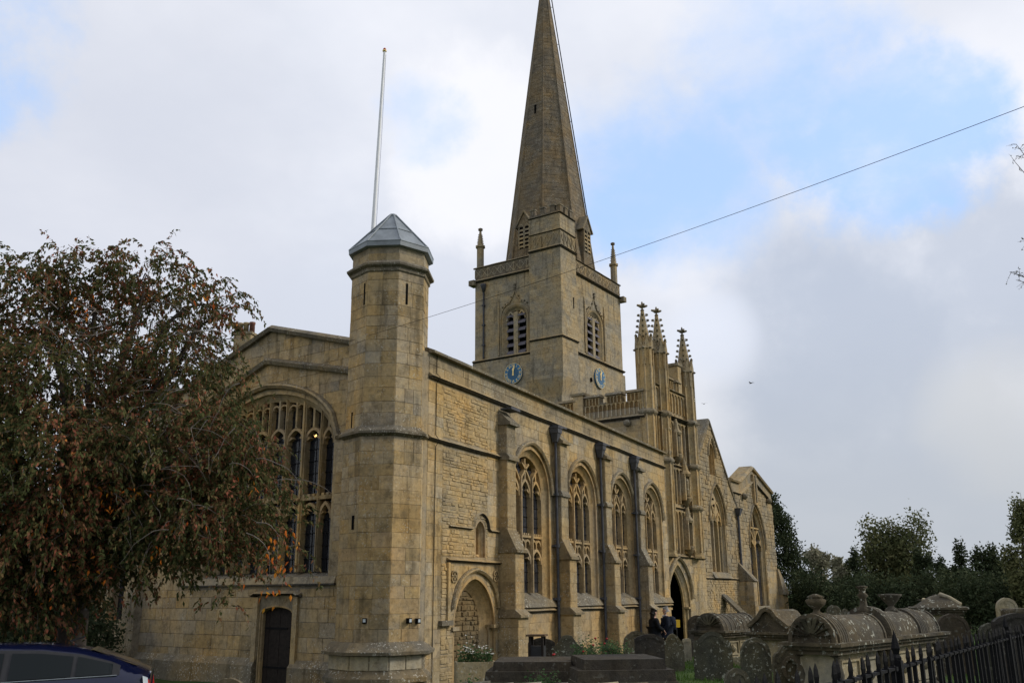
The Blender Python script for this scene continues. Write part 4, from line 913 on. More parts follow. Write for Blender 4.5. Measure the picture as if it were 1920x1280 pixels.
# west parapet: pale panelled band below, warm pierced battlements above
pl = PWF.px(1098, 740)[0]
m = MB(); box(m, PWF, pl-3, 0, -.3, 0, 10.50, 11.90, 'limestone_joint') if False else None
m = MB(); box(m, PWF, -7.5, 0, -.34, 0, 10.50, 11.42, 'limestone_joint'); par = m.build('parapet', porch)
panel_row(par, PWF, pl, -.05, 10.76, 11.08, 13, .08, 'limestone_pale', heads=False)
panel_row(par, PWF, pl, -.05, 11.10, 11.42, 13, .08, 'limestone', 'ochre_stone')
def merlon(parent, F, a, b, z0, z1, n):
    m = MB(); box(m, F, a, b, -.34, 0, z0, z1, 'limestone_joint'); mm = m.build('merlon', parent); panel_row(mm, F, a+.04, b-.04, z0+.02, z1-.02, n, .08, 'limestone', 'ochre_stone')
    m = MB(); m.hexa([F.w(a-.06, z1, .16), F.w(b+.06, z1, .16), F.w(b+.06, z1, -.42), F.w(a-.06, z1, -.42), F.w(a-.03, z1+.14, .05), F.w(b+.03, z1+.14, .05), F.w(b+.03, z1+.14, -.30), F.w(a-.03, z1+.14, -.30)], 'limestone_weathered'); m.build('merlon_cap', mm)
for x0, x1, n in ((1175, 1206, 4), (1137, 1165, 4), (1098, 1124, 4)):
    merlon(par, PWF, PWF.px(x0, 725)[0], min(-.02, PWF.px(x1, 722)[0]), 11.42, 11.82, n)
m = MB(); a = PWF.px(1086, 760)[0]; box(m, PWF, a-.28, a+.28, -.4, .12, 8, 12.0, 'limestone'); box(m, PWF, a-.38, a+.38, -.45, .2, 12, 12.12, 'limestone_weathered'); m.build('parapet_pier', porch)
merlon(par, PWF, PWF.px(1046, 745)[0], PWF.px(1079, 742)[0], 11.2, 11.72, 4)
m = MB(); box(m, PWF, PWF.px(1122, 735)[0]+.05, PWF.px(1137, 735)[0]-.05, -.3, .04, 11.42, 11.50, 'limestone_weathered'); m.build('crenel_sill', par)
m = MB(); m.lathe(PWF.w(PWF.px(1178, 790)[0], 10.28, .12), [(.05, -.12), (.18, -.02), (.2, .12), (.1, .22)], 7, 'limestone_weathered'); m.build('carved_boss', porch)
# front stages
for z, p, h, a, b in ((4.06, .18, .18, 2.1, 7.3), (6.42, .14, .16, 2.2, 5.3), (8.50, .16, .18, 2.1, 6.3), (10.85, .32, .30, 2.1, 6.8)):
    string_course(porch, PS, [(a, z), (b, z)], h, p)
panel_row(porch, PS, 2.25, 5.75, 4.3, 6.35, 8, .12, 'limestone', 'ochre_stone'); panel_row(porch, PS, 2.25, 5.75, 6.7, 8.45, 8, .12, 'limestone', 'ochre_stone'); panel_row(porch, PS, 2.25, 5.85, 8.8, 10.8, 8, .12, 'limestone', 'ochre_stone'); panel_row(porch, PS, 2.1, 6.7, 11.3, 12.3, 12, .10, 'limestone', 'limestone_joint')
def niche(s, z0, z1, w=.30, statue=True):
    m = MB(); box(m, PS, s-w-.09, s-w, 0, .30, z0, z1, 'limestone'); box(m, PS, s+w, s+w+.09, 0, .30, z0, z1, 'limestone'); box(m, PS, s-w, s+w, .125, .14, z0+.2, z1, 'void'); m.lathe(PS.w(s, z0-.1, .14), [(.05, -.25), (.22, 0), (w+.05, .18), (w+.05, .26)], 8, 'limestone_weathered')
    m.lathe(PS.w(s, z1, .14), [(w+.04, -.1), (w+.10, .02), (w*.85, .2), (.12, .55), (.05, .8), (.02, .95)], 8, 'limestone_grey', False); nn = m.build('niche', porch)
    if statue: q = MB(); q.lathe(PS.w(s, z0+.2, .22), [(.13, 0), (.15, .05), (.11, .45), (.13, .72), (.10, .86), (.045, .90), (.075, .98), (.07, 1.08), (.02, 1.13)], 9, 'limestone_weathered'); q.build('statue', nn)
niche(5.0, 6.9, 8.2, .26); niche(5.05, 4.5, 5.9, .22, False); niche(4.2, 9.0, 10.2, .22); niche(2.9, 9.0, 10.2, .2)
for a, b in ((3.75, 4.35), (4.75, 5.25)): merlon(porch, PS, a, b, 12.4, 12.95, 2)
coping(porch, PS, 2.2, 6.6, 12.4, -.4, .14, .10)
def fine_pinnacle(s, d, r, z0, z1, ztop, cap=True, ledges=()):
    """panelled octagonal pier with gablets, crocketed spirelet and cross finial"""
    p = PS.w(s, 0, d); ro = radians(-7+22.5); m = MB(); m.lathe(p, [(r*1.12, z0), (r*1.12, 4.1), (r, 4.3), (r, z1)], 8, 'limestone', False, ro); pn = m.build('pinnacle', porch)
    for z in ledges: q = MB(); q.lathe(p, [(r, z-.12), (r*1.30, z+.02), (r*1.32, z+.10), (r, z+.26)], 8, 'limestone_weathered', False, ro); q.build('string_course', pn)
    q = MB()
    for k in range(8):
        a = ro+k*pi/4; q.tube([(p[0]+r*1.02*cos(a), p[1]+r*1.02*sin(a), 4.4), (p[0]+r*1.02*cos(a), p[1]+r*1.02*sin(a), z1)], .045, 4, 'limestone')
    q.build('angle_shafts', pn)
    for k in range(8):
        a = ro+pi/8+k*pi/4; ap = r*cos(pi/8); F = Frame(p[0]+ap*cos(a), p[1]+ap*sin(a), math.degrees(a)+90); hw = r*.40; g = MB()
        prism(g, F, [(-hw, z1-.30), (hw, z1-.30), (0, z1+.42)], -.05, .07, 'limestone_grey'); band(g, F, arch(-hw*.7, hw*.7, z1-1.1, z1-.45, z1-.1, 4, 'point'), -.03, .03, .0, .06, mat='limestone'); g.lathe(F.w(0, z1+.40, .03), [(.02, -.06), (.085, 0), (.02, .1)], 5, 'limestone_weathered'); g.lathe(F.w(hw, z1-.28, .08), [(.02, -.06), (.09, 0), (.02, .06)], 5, 'limestone_weathered'); g.build('gablet', pn)
    q = MB(); zt = ztop-.45; q.lathe(p, [(r*.88, z1), (r*.80, z1+.12), (r*.20, zt)], 8, 'limestone_grey', False, ro); sp = q.build('spirelet', pn)
    q = MB(); n = 5
    for j in range(n):
        t = .10+.84*j/n; rr = r*(.80*(1-t)+.20*t)
        for k in range(0, 8, 2):
            a = ro+k*pi/4+(pi/4)*0; z = z1+.1+(zt-z1)*t; c = Vector((p[0]+rr*cos(a), p[1]+rr*sin(a), z)); e = Vector((cos(a), sin(a), 0)); t2 = Vector((-sin(a), cos(a), 0))
            q.add([c-t2*.035, c+t2*.035, c+e*.14+Vector((0, 0, .05))+t2*.045, c+e*.14+Vector((0, 0, .05))-t2*.045, c+Vector((0, 0, .14))-t2*.03, c+Vector((0, 0, .14))+t2*.03, c+e*.10+Vector((0, 0, .15)), c+e*.14+Vector((0, 0, .11))], [(0, 1, 2, 3), (0, 3, 7, 4), (1, 5, 7, 2), (4, 5, 6), (6, 7, 4), (5, 7, 6), (2, 7, 3)], 'limestone_weathered')
    q.build('crockets', sp)
    q = MB(); q.lathe((p[0], p[1], zt), [(r*.2, 0), (r*.28, .04), (.05, .10), (.05, .42), (.02, .5)], 8, 'limestone_weathered', False)
    for k in range(4):
        a = ro+k*pi/2+pi/8; e = Vector((cos(a), sin(a), 0)); c = Vector((p[0], p[1], zt+.24)); q.tube([c, c+e*.10+Vector((0, 0, .02)), c+e*.27+Vector((0, 0, .06))], [.075, .085, .05], 5, 'limestone_weathered')
    q.build('finial', sp); return pn
fine_pinnacle(PS.px(1211, 690)[0], -.05, .40, 0, 14.25, 16.4, ledges=(4.2, 8.6, 10.75)); fine_pinnacle(PS.px(1237, 700)[0], -.02, .40, 4.2, 14.35, 16.55, ledges=(8.6, 10.9)); fine_pinnacle(PS.px(1285, 720)[0], -.02, .44, 4.2, 14.0, 16.25, ledges=(6.5, 8.6, 10.9))
m = MB(); box(m, PS, 4.98, 5.4, -.8, .1, 12.4, 13.9, 'limestone'); box(m, PS, 4.9, 5.5, -.9, .16, 13.9, 14.05, 'limestone_weathered'); m.build('parapet_pier', porch)
# doorway with deep mouldings and shafts
m, w = surround(PS, DOC-1.35, DOC+1.35, -.1, DOZ, 3.86, 'point', [(.14, .08), (.13, .08), (.10, .06)], 'limestone', .30)
for sg in (-1, 1):
    for k in range(2): q = DOC+sg*(1.28-.15*k); m.lathe(PS.w(q, 0, -.03-.08*k), [(.08, 0), (.07, .2), (.045, .26), (.045, 1.52), (.075, 1.60), (.085, 1.72)], 8, 'limestone')
    box(m, PS, DOC+sg*1.17-.2, DOC+sg*1.17+.2, -.3, .05, DOZ-.06, DOZ+.03, 'limestone')
dwy = m.build('doorway', porch); hoodmould(dwy, PS, DOC-1.38, DOC+1.38, DOZ+.45, 4.02, 'point', .14, .16, .22)
# ---- transept ------------------------------------------------------------------
TG = Frame(*at(1345, 60), -4)
tgp = [(-4.9, -.3), (5.25, -.3), (5.25, 7.85), (.05, 13.45), (-4.9, 8.1)]
tw = arch(-1.02, 2.28, 3.62, 6.6, 9.35, 12, 'point'); tn = arch(-.42, .88, 9.95, 11.4, 12.15, 8, 'point')
m = MB(); wall(m, TG, tgp, [tw, tn], .8, 'limestone_joint', rmat='limestone_warm')
m.add([TG.w(5.2, 7.8, -.1), TG.w(.05, 13.3, -.1), TG.w(.05, 13.3, -14), TG.w(5.2, 7.8, -14), TG.w(-4.9, 8.0, -.1), TG.w(-4.9, 8.0, -14)], [(0, 1, 2, 3), (1, 4, 5, 2)], 'slate_stone'); box(m, TG, -4.85, 5.2, -14, -.82, 0, 7.8, 'limestone_joint')
trn = m.build('transept', CH)
facing(trn, TG, [(-4.9, 3.3), (5.25, 3.3), (5.25, 7.85), (.05, 13.45), (-4.9, 8.1)], [tw, tn], 3.3, 13.3, 'limestone_grey', (.16, .30), (.3, .8), seed=91, proud=.03, inset=.016, jit=.012)
facing(trn, TG, rect(-2.4, 4.3, 0, 3.25), [], 0, 3.25, 'rubble_stone', (.12, .17), (.2, .42), seed=92, proud=.03, inset=.014, jit=.01)
facing(trn, TG, rect(4.3, 5.25, 0, 3.25), [], 0, 3.25, 'limestone', (.3, .4), (.4, .6), seed=93)
slope_coping(trn, TG, [(-4.9, 8.1), (.05, 13.45), (5.3, 7.8)], .18, -.82, .12)
m = MB()                                                             # stone-slated west slope, row by row
R = random.Random(8)
for j in range(26):
    t0 = j/26; t1 = (j+1.25)/26; x0 = -4.9+t0*4.95; z0 = 8.05+t0*5.35; x1 = -4.9+t1*4.95; z1 = 8.05+t1*5.35; y = 0
    while y < 12:
        w = R.uniform(.25, .5); q = R.uniform(.07, .11); m.hexa([TG.w(x0-.04, z0+.02, -.75-y), TG.w(x1, z1, -.75-y), TG.w(x1, z1, -.75-y-w+.02), TG.w(x0-.04, z0+.02, -.75-y-w+.02), TG.w(x0-.10, z0+.02+q, -.75-y), TG.w(x1-.02, z1+.03, -.75-y), TG.w(x1-.02, z1+.03, -.75-y-w+.02), TG.w(x0-.10, z0+.02+q, -.75-y-w+.02)], 'slate_stone'); y += w
setp(m.build('stone_slates', trn), kind='stuff')
string_course(trn, TG, [(-2.5, 3.24), (5.3, 3.24)], .20, .16)
def lancet(parent, F, s0, s1, zb, zs, zt, n, solid_head=True, depth=.5, name='window'):
    m, w = surround(F, s0, s1, zb, zs, zt, 'point', [(.16, .16), (.14, .12)], 'limestone', depth+.1); wd = m.build(name, parent); a, b = s0+w, s1-w; k = (b-a-.14*(n-1))/n; L = []; tr = MB()
    for i in range(n):
        x = a+i*(k+.14); L.append((x, x+k, zb+.1, zs+.2)); light_head(tr, F, x, x+k, zs-.15, zs+k*.75, -.46, -.18, .07, 'limestone')
        if i: m = MB(); box(m, F, x-.14, x, -.48, -.14, zb, zs+.1, 'limestone'); m.build('mullion', wd)
    if solid_head:
        P = [(a+.02, zs+.15)]+arch(a, b, zs+.2, zs+.22, zt-w*1.1, 8, 'point', False)+[(b-.02, zs+.15)]; prism(tr, F, P, -.47, -.26, 'limestone')
        mid = (a+b)/2; band(tr, F, arch(a, mid, zs+.2, zs+.2, zs+(zt-zs)*.55, 5, 'point', False), -.05, .05, -.3, -.18, mat='limestone'); band(tr, F, arch(mid, b, zs+.2, zs+.2, zs+(zt-zs)*.55, 5, 'point', False), -.05, .05, -.3, -.18, mat='limestone')
        for dz in (.45, .62): tr.lathe(F.w(mid, zs+(zt-zs)*dz, -.2), [(.0, -.12), (.07, 0), (0, .12)], 6, 'void')
    else:
        mid = (a+b)/2
        for sg in (-1, 1): band(tr, F, [(mid, zs+.1), (mid+sg*.18, zs+.9), (mid+sg*.05, zs+1.7), (mid, zt-w-.2)], -.05, .05, -.46, -.2, mat='limestone')
        L = [(x0, x1, z0, zt-w-.35) for x0, x1, z0, z1 in L]; box(tr, F, a, b, -.45, -.2, zs+1.4, zs+1.5, 'limestone')
    tr.build('tracery', wd); glaze(wd, F, L, -.40, bar_dz=.5, vbar=False); hoodmould(wd, F, s0, s1, zs, zt, 'point', .13, .15)
    m = MB(); wedge(m, F, s0-.05, s1+.05, 0, .22, zb-.35, zb+.03, .0, 'limestone_weathered'); m.build('sill', wd); return wd
lancet(CH, TG, -1.02, 2.28, 3.70, 6.9, 9.35, 3)
m, w = surround(TG, -.42, .88, 9.95, 11.4, 12.15, 'point', [(.14, .2)], depth=.45); prism(m, TG, arch(-.42, .88, 9.95, 11.4, 12.15, 8, 'point'), -.36, -.34, 'limestone_grey'); prism(m, TG, arch(-.02, .48, 11.2, 11.6, 11.85, 6, 'point'), -.34, -.325, 'void'); g = m.build('gable_niche', trn); hoodmould(g, TG, -.42, .88, 11.2, 12.35, 'point', .14, .15)
m = MB(); face_box(m, TG, 4.35, 5.2, 0, 1.0, -.2, 3.2, 'limestone', 95); wedge(m, TG, 4.32, 5.23, 0, 1.12, 3.2, 4.5, .0, 'limestone_weathered'); m.build('buttress', CH)
m = MB(); prism(m, TG.sub(1.35, 0, 90), [(0, 0), (2.2, 0), (2.2, .2), (.0, 2.3)][::-1] if False else [(0, 0), (1.6, 0), (1.6, .5), (0, 2.2)], -.9, 0, 'limestone'); b = m.build('lean_to_buttress', CH)
m = MB(); m.hexa([TG.w(.40, 2.2, .02), TG.w(1.45, 2.2, .02), TG.w(1.45, .55, 1.65), TG.w(.40, .55, 1.65), TG.w(.40, 2.38, .02), TG.w(1.45, 2.38, .02), TG.w(1.45, .70, 1.75), TG.w(.40, .70, 1.75)], 'slate_stone'); m.build('sloping_slab', b)
# ---- south-east chapel -----------------------------------------------------------
CG = Frame(*at(1430, 69), -4)
cgp = [(-6.3, -.3), (4.05, -.3), (4.05, 9.2), (4.05, 9.95), (-.95, 11.35), (-4.45, 9.95), (-6.3, 9.95)]
cw = arch(-2.95, 1.15, 1.45, 5.2, 8.75, 12, 'point')
m = MB(); wall(m, CG, cgp, [cw], .9, 'limestone_joint', rmat='limestone_warm'); box(m, CG, -6.2, 4.0, -9, -.92, 0, 9.5, 'limestone_joint'); chp = m.build('chapel', CH)
facing(chp, CG, [(-6.3, 0), (4.05, 0), (4.05, 9.2), (-.95, 10.4), (-4.45, 9.15), (-6.3, 9.15)], [cw, rect(1.25, 4.05, -.3, 4)], 0, 10.3, 'limestone_grey', (.16, .32), (.35, .9), seed=97, proud=.03, inset=.016, jit=.012)
facing(chp, CG, rect(1.25, 4.05, 0, 4), [cw], 0, 4, 'limestone', (.34, .44), (.5, 1), seed=98)
string_course(chp, CG, [(-6.3, 9.1), (-4.45, 9.1), (-.95, 10.35), (4.15, 9.05)], .22, .22)
slope_coping(chp, CG, [(-6.3, 9.95), (-4.45, 9.95), (-.95, 11.35), (4.15, 9.95)], .24, -.92, .22, 'limestone_grey')
m = MB(); box(m, CG, -1.25, -.55, 0, .22, 8.7, 10.95, 'limestone_warm'); box(m, CG, -1.05, -.75, .22, .30, 8.9, 10.9, 'limestone_weathered'); m.build('pilaster', chp)
for s, z in ((-3.85, 9.0), (2.6, 9.2)): m = MB(); m.lathe(CG.w(s, z, .2), [(.05, -.15), (.24, 0), (.24, .2), (.05, .3)], 7, 'limestone_weathered'); m.build('gargoyle', chp)
lancet(CH, CG, -2.95, 1.15, 1.50, 5.6, 8.75, 2, False, .55)
m = MB(); face_box(m, CG, 3.95, 5.5, -.9, .3, -.2, 2.3, 'limestone', 99); m.hexa([CG.w(3.9, 2.3, .42), CG.w(5.68, 2.3, .42), CG.w(5.68, 2.3, -1), CG.w(3.9, 2.3, -1), CG.w(3.9, 4.2, .1), CG.w(4.3, 4.2, .1), CG.w(4.3, 4.2, -1), CG.w(3.9, 4.2, -1)], 'limestone_weathered'); m.build('buttress', CH)
dpp = MB(); s, z0 = CG.px(1389, 1063); s2, z1 = CG.px(1386, 968)
dpp.tube([CG.w(s-.3, z0, .15), CG.w(s-.3, z1, .15)], .09, 7, 'pipe_paint'); q = dpp.build('downpipe', CH); m = MB(); m.hexa([CG.w(s-.42, z1, .3), CG.w(s-.18, z1, .3), CG.w(s-.18, z1, 0), CG.w(s-.42, z1, 0), CG.w(s-.62, z1+.5, .45), CG.w(s+.02, z1+.5, .45), CG.w(s+.02, z1+.5, 0), CG.w(s-.62, z1+.5, 0)], 'pipe_paint'); m.build('hopper', q)
flush_facings()

# ================================================================== CHURCHYARD
CF = YAW*57.29578-90        # a frame of this angle faces back down the view
def gfix(x, y): return ground_z(x, y)-.06
HS = 'headstones standing in the churchyard grass'
def headstone(px0, px1, ytop, D, style, mat, label, tilt=0, turn=0, th=.10, lean=0):
    x, y = at((px0+px1)/2, D); w = (px1-px0)/1765*D; zt = zat(ytop, D); zb = gfix(x, y)-.15; F = Frame(x, y, CF+turn); h = w/2; sh = zt-zb
    if style == 'round': P = arch(-h, h, 0, sh-h*.95, sh, 9, 'four')
    elif style == 'segment': P = [(-h, 0), (-h, sh-.16*w)]+[(-h+w*t/10, sh-.16*w*(abs(t-5)/5)**2) for t in range(1, 10)]+[(h, sh-.16*w), (h, 0)]
    elif style == 'shoulder':
        P = [(-h, 0), (-h, sh*.72), (-h*.97, sh*.80), (-h*.85, sh*.845), (-h*.70, sh*.86), (-h*.60, sh*.90), (-h*.45, sh*.95), (-h*.2, sh*.99), (0, sh)]; P = P+[(-a, b) for a, b in reversed(P[:-1])]
    elif style == 'serpentine':
        P = [(-h, 0), (-h, sh*.80), (-h*.86, sh*.79), (-h*.62, sh*.86), (-h*.32, sh*.97), (0, sh)]; P = P+[(-a, b) for a, b in reversed(P[:-1])]
    else: P = [(-h, 0), (-h, sh-.03), (-h+.04, sh), (h-.04, sh), (h, sh-.03), (h, 0)]
    R = random.Random(int(px0)); cut = [(a+R.uniform(-.006, .006), b+R.uniform(-.006, .006)) for a, b in P]
    m = MB(); t = thing('headstone', label, 'headstone', (x, y, zb), HS)
    G = Frame(0, 0, 0); prism(m, G, cut, -th, 0, mat); C = offs(cut[1:-1] if len(cut) > 6 else cut, -.035)
    o = m.build('slab', t)
    o.location = (0, 0, 0)
    # slab mesh was written around the origin: undo the automatic shift
    me = o.data
    for v in me.vertices: v.co += Vector((x, y, zb))
    m = MB(); band(m, G, cut[1:-1], -.075, -.045, .001, .014, mat=mat); q = m.build('carved_border', t)
    for v in q.data.vertices: v.co += Vector((x, y, zb))
    t.rotation_euler = (radians(tilt), radians(lean), radians(CF+turn)); return t
headstone(1283, 1320, 1153, 27, 'round', 'tomb_dark', 'dark round-topped headstone just left of the nearer barrel-topped tomb by the porch door', 0, 6)
headstone(1316, 1346, 1149, 30, 'segment', 'tomb_dark', 'dark shallow-arched headstone peeping over the barrel tomb below the transept buttress')
headstone(1388, 1410, 1156, 28, 'round', 'tomb_dark', 'narrow dark headstone just right of the barrel tomb below the transept')
headstone(1292, 1362, 1183, 18.6, 'shoulder', 'tomb_mid', 'broad grey-green shouldered headstone with a draped outline in front of the barrel tomb', -4, -6)
headstone(1378, 1433, 1195, 17, 'round', 'tomb_mid', 'lichen-speckled round-headed headstone right of the broad shouldered one', 2, 5)
hs = headstone(1436, 1497, 1206, 15.8, 'shoulder', 'tomb_mid', 'weathered headstone carved with an oval ring beside the urn-topped tombs', 3, 4)
m = MB(); band(m, Frame(0, 0, 0), [(.13*cos(k*pi/9), .62+.17*sin(k*pi/9)) for k in range(19)], -.03, .03, 0, .04, mat='tomb_stone'); o = m.build('oval_ring', hs)
for v in o.data.vertices: v.co += ORG[hs.name]
headstone(1350, 1396, 1250, 13.6, 'round', 'tomb_mid', 'small low lichened headstone nearest the railings on the grass', -5, 10)
headstone(1184, 1238, 1187, 18, 'segment', 'tomb_dark', 'clean dark slate headstone in front of the two people', 0, -3)
headstone(1163, 1212, 1181, 19.6, 'round', 'tomb_mid', 'pale-edged round headstone half hidden behind the clean slate one', 0, 4)
headstone(1236, 1274, 1187, 20.5, 'shoulder', 'tomb_mid', 'mottled shouldered headstone right of the clean slate one', 0, 2)
headstone(1030, 1087, 1187, 22, 'serpentine', 'tomb_mid', 'wide headstone with a humped serpentine top behind the rose bushes', 0, -4)
headstone(986, 1036, 1193, 23.6, 'segment', 'tomb_dark', 'dark headstone behind the wooden litter bin')
headstone(1745, 1807, 1153, 19, 'round', 'tomb_dark', 'dark round headstone in front of the dome-capped tomb')
headstone(1862, 1902, 1124, 25, 'round', 'tomb_pale', 'pale lichen-covered round headstone at the far right')
headstone(1852, 1945, 1153, 15, 'segment', 'tomb_dark', 'broad dark curved headstone at the right edge behind the railings')
headstone(1824, 1868, 1171, 15.6, 'round', 'tomb_mid', 'rough-edged headstone behind the railings between two dark ones')
headstone(1414, 1440, 1153, 25, 'flat', 'tomb_mid', 'square-topped headstone left of the gabled tomb')
headstone(1544, 1572, 1136, 26, 'round', 'tomb_mid', 'rounded headstone showing just behind the first urn-topped tomb')
headstone(1566, 1592, 1142, 24, 'serpentine', 'tomb_mid', 'small curved headstone between the first two urns')
headstone(1893, 1950, 1145, 21, 'flat', 'tomb_stone', 'flat-topped dark stone block at the right edge below the pale round headstone', th=.6)
headstone(398, 474, 1262, 13, 'round', 'tomb_stone', 'lichened round headstone low in front of the west door')
headstone(1272, 1288, 1196, 24, 'flat', 'tomb_pale', 'short pale stone stump left of the broad shouldered headstone')
def bale_tomb(px, D, L, W, zl, r, label, cap='barrel', deg=-16, urns=(), hoops=(), body='tomb_pale', cat='tomb'):
    x, y = at(px, D); F = Frame(x, y, deg); zb = gfix(x, y); t = thing('chest_tomb', label, cat, (x, y, zb), 'chest tombs in the churchyard')
    m = MB(); box(m, F, .14, L-.14, -W+.14, -.14, zb, zl-.16, body); ch = m.build('chest', t)
    m = MB(); box(m, F, .02, L-.02, -W+.02, -.02, zb, zb+.16, 'tomb_mid'); wedge(m, F, .05, L-.05, -W+.05, -.05, zb+.16, zb+.22, -.14, 'tomb_mid'); m.build('base', t)
    for a in (.10, L-.30):
        for d in (-.13, -W+.13):
            m = MB(); m.lathe(F.w(a+.1, zb+.2, d), [(.10, 0), (.09, .05), (.05, .12), (.095, .34), (.06, .50), (.05, .56), (.09, max(.6, zl-.2-zb-.2))], 9, 'tomb_stone'); m.build('baluster', ch)
    for a, b in ((.36, L/2-.06), (L/2+.06, L-.36)):
        if b-a > .15:
            m = MB(); P = rect(a, b, zb+.30, zl-.28); band(m, F, P+[P[0]], -.03, .0, -.16, -.11, mat=body); m.lathe(F.w((a+b)/2, (zb+zl)/2, -.12), [(.01, -.09), (.09, 0), (.01, .09)], 8, body); m.build('panel', ch)
    m = MB()
    for k, (o, z0, z1) in enumerate(((.02, zl-.16, zl-.10), (-.03, zl-.098, zl-.05), (-.08, zl-.048, zl))): box(m, F, o, L-o, -W+o, -o, z0, z1, 'tomb_stone')
    m.build('ledge', t)
    c = -W/2
    if cap == 'barrel':
        m = MB(); n = 14; V = []
        for a in (.06, L-.06):
            for k in range(n+1): th = pi*k/n; V.append(F.w(a, zl+r*sin(th)*1.0, c+(W/2-.06)*cos(th)))
        q = n+1; m.add(V, [(k, k+1, q+k+1, q+k) for k in range(n)], 'tomb_stone', True); m.add(V[:q]+V[q:], [tuple(range(q)), tuple(reversed(range(q, 2*q)))], 'tomb_stone'); b = m.build('barrel_cap', t)
        for (a, wd, k2) in list(hoops)+[(.03, .10, 1.10), (L-.13, .10, 1.06)]:
            for j in range(max(1, round(wd/.07))):
                m = MB(); a0 = a+j*.075; V = []
                for aa in (a0, a0+.055):
                    for rr in (.9, k2):
                        for k in range(n+1): th = pi*k/n; V.append(F.w(aa, zl+r*rr*sin(th), c+(W/2-.06)*rr*cos(th)))
                Q = [(q+k, q+k+1, 3*q+k+1, 3*q+k) for k in range(n)]+[(k, k+1, q+k+1, q+k) for k in range(n)]+[(2*q+k, 3*q+k, 3*q+k+1, 2*q+k+1) for k in range(n)]; m.add(V, Q, 'tomb_stone', False); m.build('hoop', b)
        E = F.sub(0.05, c, -90); m = MB()                # scallop shell on the west end
        for k in range(9):
            th = pi*(k+.5)/9; e = (cos(th), sin(th)); m.hexa([E.w(e[0]*.05-.02*e[1], zl+.08+e[1]*.05, 0), E.w(e[0]*.05+.02*e[1], zl+.08+e[1]*.05, 0), E.w(e[0]*.05+.02*e[1], zl+.08+e[1]*.05, .04), E.w(e[0]*.05-.02*e[1], zl+.08+e[1]*.05, .04), E.w((W/2-.1)*e[0]-.035*e[1], zl+.06+r*.78*e[1], 0), E.w((W/2-.1)*e[0]+.035*e[1], zl+.06+r*.78*e[1], 0), E.w((W/2-.1)*e[0]+.035*e[1], zl+.06+r*.78*e[1], .07), E.w((W/2-.1)*e[0]-.035*e[1], zl+.06+r*.78*e[1], .07)], 'tomb_mid')
        m.build('carved_shell', b)
    elif cap == 'gable':
        m = MB(); E = F.sub(0, c, -90); P = [(-W/2+.04, zl), (W/2-.04, zl), (W/2-.02, zl+.10), (W*.22, zl+r*.62), (.10, zl+r*.92), (0, zl+r), (-.10, zl+r*.92), (-W*.22, zl+r*.62), (-W/2+.02, zl+.10)]
        prism(m, E, P, -L+.04, -.04, 'tomb_stone'); b = m.build('gabled_cap', t)
        m = MB(); band(m, E, [P[2], P[3], P[4], P[5], P[6], P[7], P[8]][::-1], -.03, .05, -.12, .05, mat='tomb_stone'); m.build('scrolled_edge', b)
    else:
        m = MB(); N = 5; b0 = 0
        for k in range(N):
            i0 = .05+.11*k; z0 = zl+r*sin(k/N*pi/2); z1 = zl+r*sin((k+1)/N*pi/2); i1 = i0+.11
            m.hexa([F.w(i0, z0, -i0), F.w(L-i0, z0, -i0), F.w(L-i0, z0, -W+i0), F.w(i0, z0, -W+i0), F.w(i1, z1, -i1), F.w(L-i1, z1, -i1), F.w(L-i1, z1, -W+i1), F.w(i1, z1, -W+i1)], 'tomb_stone')
        b = m.build('domed_cap', t)
        for k in range(6): m = MB(); a = .2+(L-.4)*k/5; m.tube([F.w(a, zl+.05, -.06), F.w(a+(L/2-a)*.3, zl+r*.72, -.26), F.w(a+(L/2-a)*.4, zl+r*1.02, -.45)], .045, 6, 'tomb_pale'); m.build('rib', b)
    for (a, h, kind) in urns:
        m = MB(); z = zl+r*.96; pf = [(.11, 0), (.12, .04), (.05, .08), (.045, .12), (.13, .20), (.15, .27), (.10, .30), (.13, .32), (.03, .37)] if kind == 0 else [(.12, 0), (.11, .05), (.06, .09), (.05, .20), (.09, .24), (.05, .27), (.055, .32), (.10, .36), (.03, .37)] if kind == 1 else [(.11, 0), (.10, .05), (.05, .09), (.05, .12), (.13, .22), (.15, .26), (.19, .30), (.19, .33), (.03, .34)]
        m.lathe(F.w(a, z, c), [(q, v*h/.37) for q, v in pf], 12, 'tomb_stone'); m.build('urn', t)
    return t
bale_tomb(1558, 13.3, 2.0, .78, 1.72, .36, 'nearest barrel-topped chest tomb with carved shell end and bulbous urn behind the railings', urns=((.28, .32, 0),), hoops=((.16, .36, 1.10),))
bale_tomb(1657, 14.8, 2.5, .78, 1.74, .36, 'long barrel-topped chest tomb with two urns and heavy stone hoops right of the nearest one', urns=((.05, .42, 1), (1.2, .32, 2)), hoops=((.02, .22, 1.26), (1.45, .42, 1.10)))
bale_tomb(1350, 22, 1.75, .85, 1.57, .36, 'small barrel-topped chest tomb with patterned ribs below the transept', hoops=[(.25+.2*k, .05, 1.03) for k in range(7)])
bale_tomb(1470, 20, 1.3, .95, 1.60, .46, 'chest tomb with scrolled gable-shaped lid left of the urn-topped tombs', 'gable')
bale_tomb(1752+50, 20.5, 1.25, 1.05, 2.08, .27, 'tall chest tomb with ribbed dome lid and clean pale sides', 'dome', 4, body='tomb_pale')
bale_tomb(1760, 23, 1.2, .8, 2.02, .20, 'chest tomb with low lid half hidden behind the dome-lidded one', 'dome', 0)
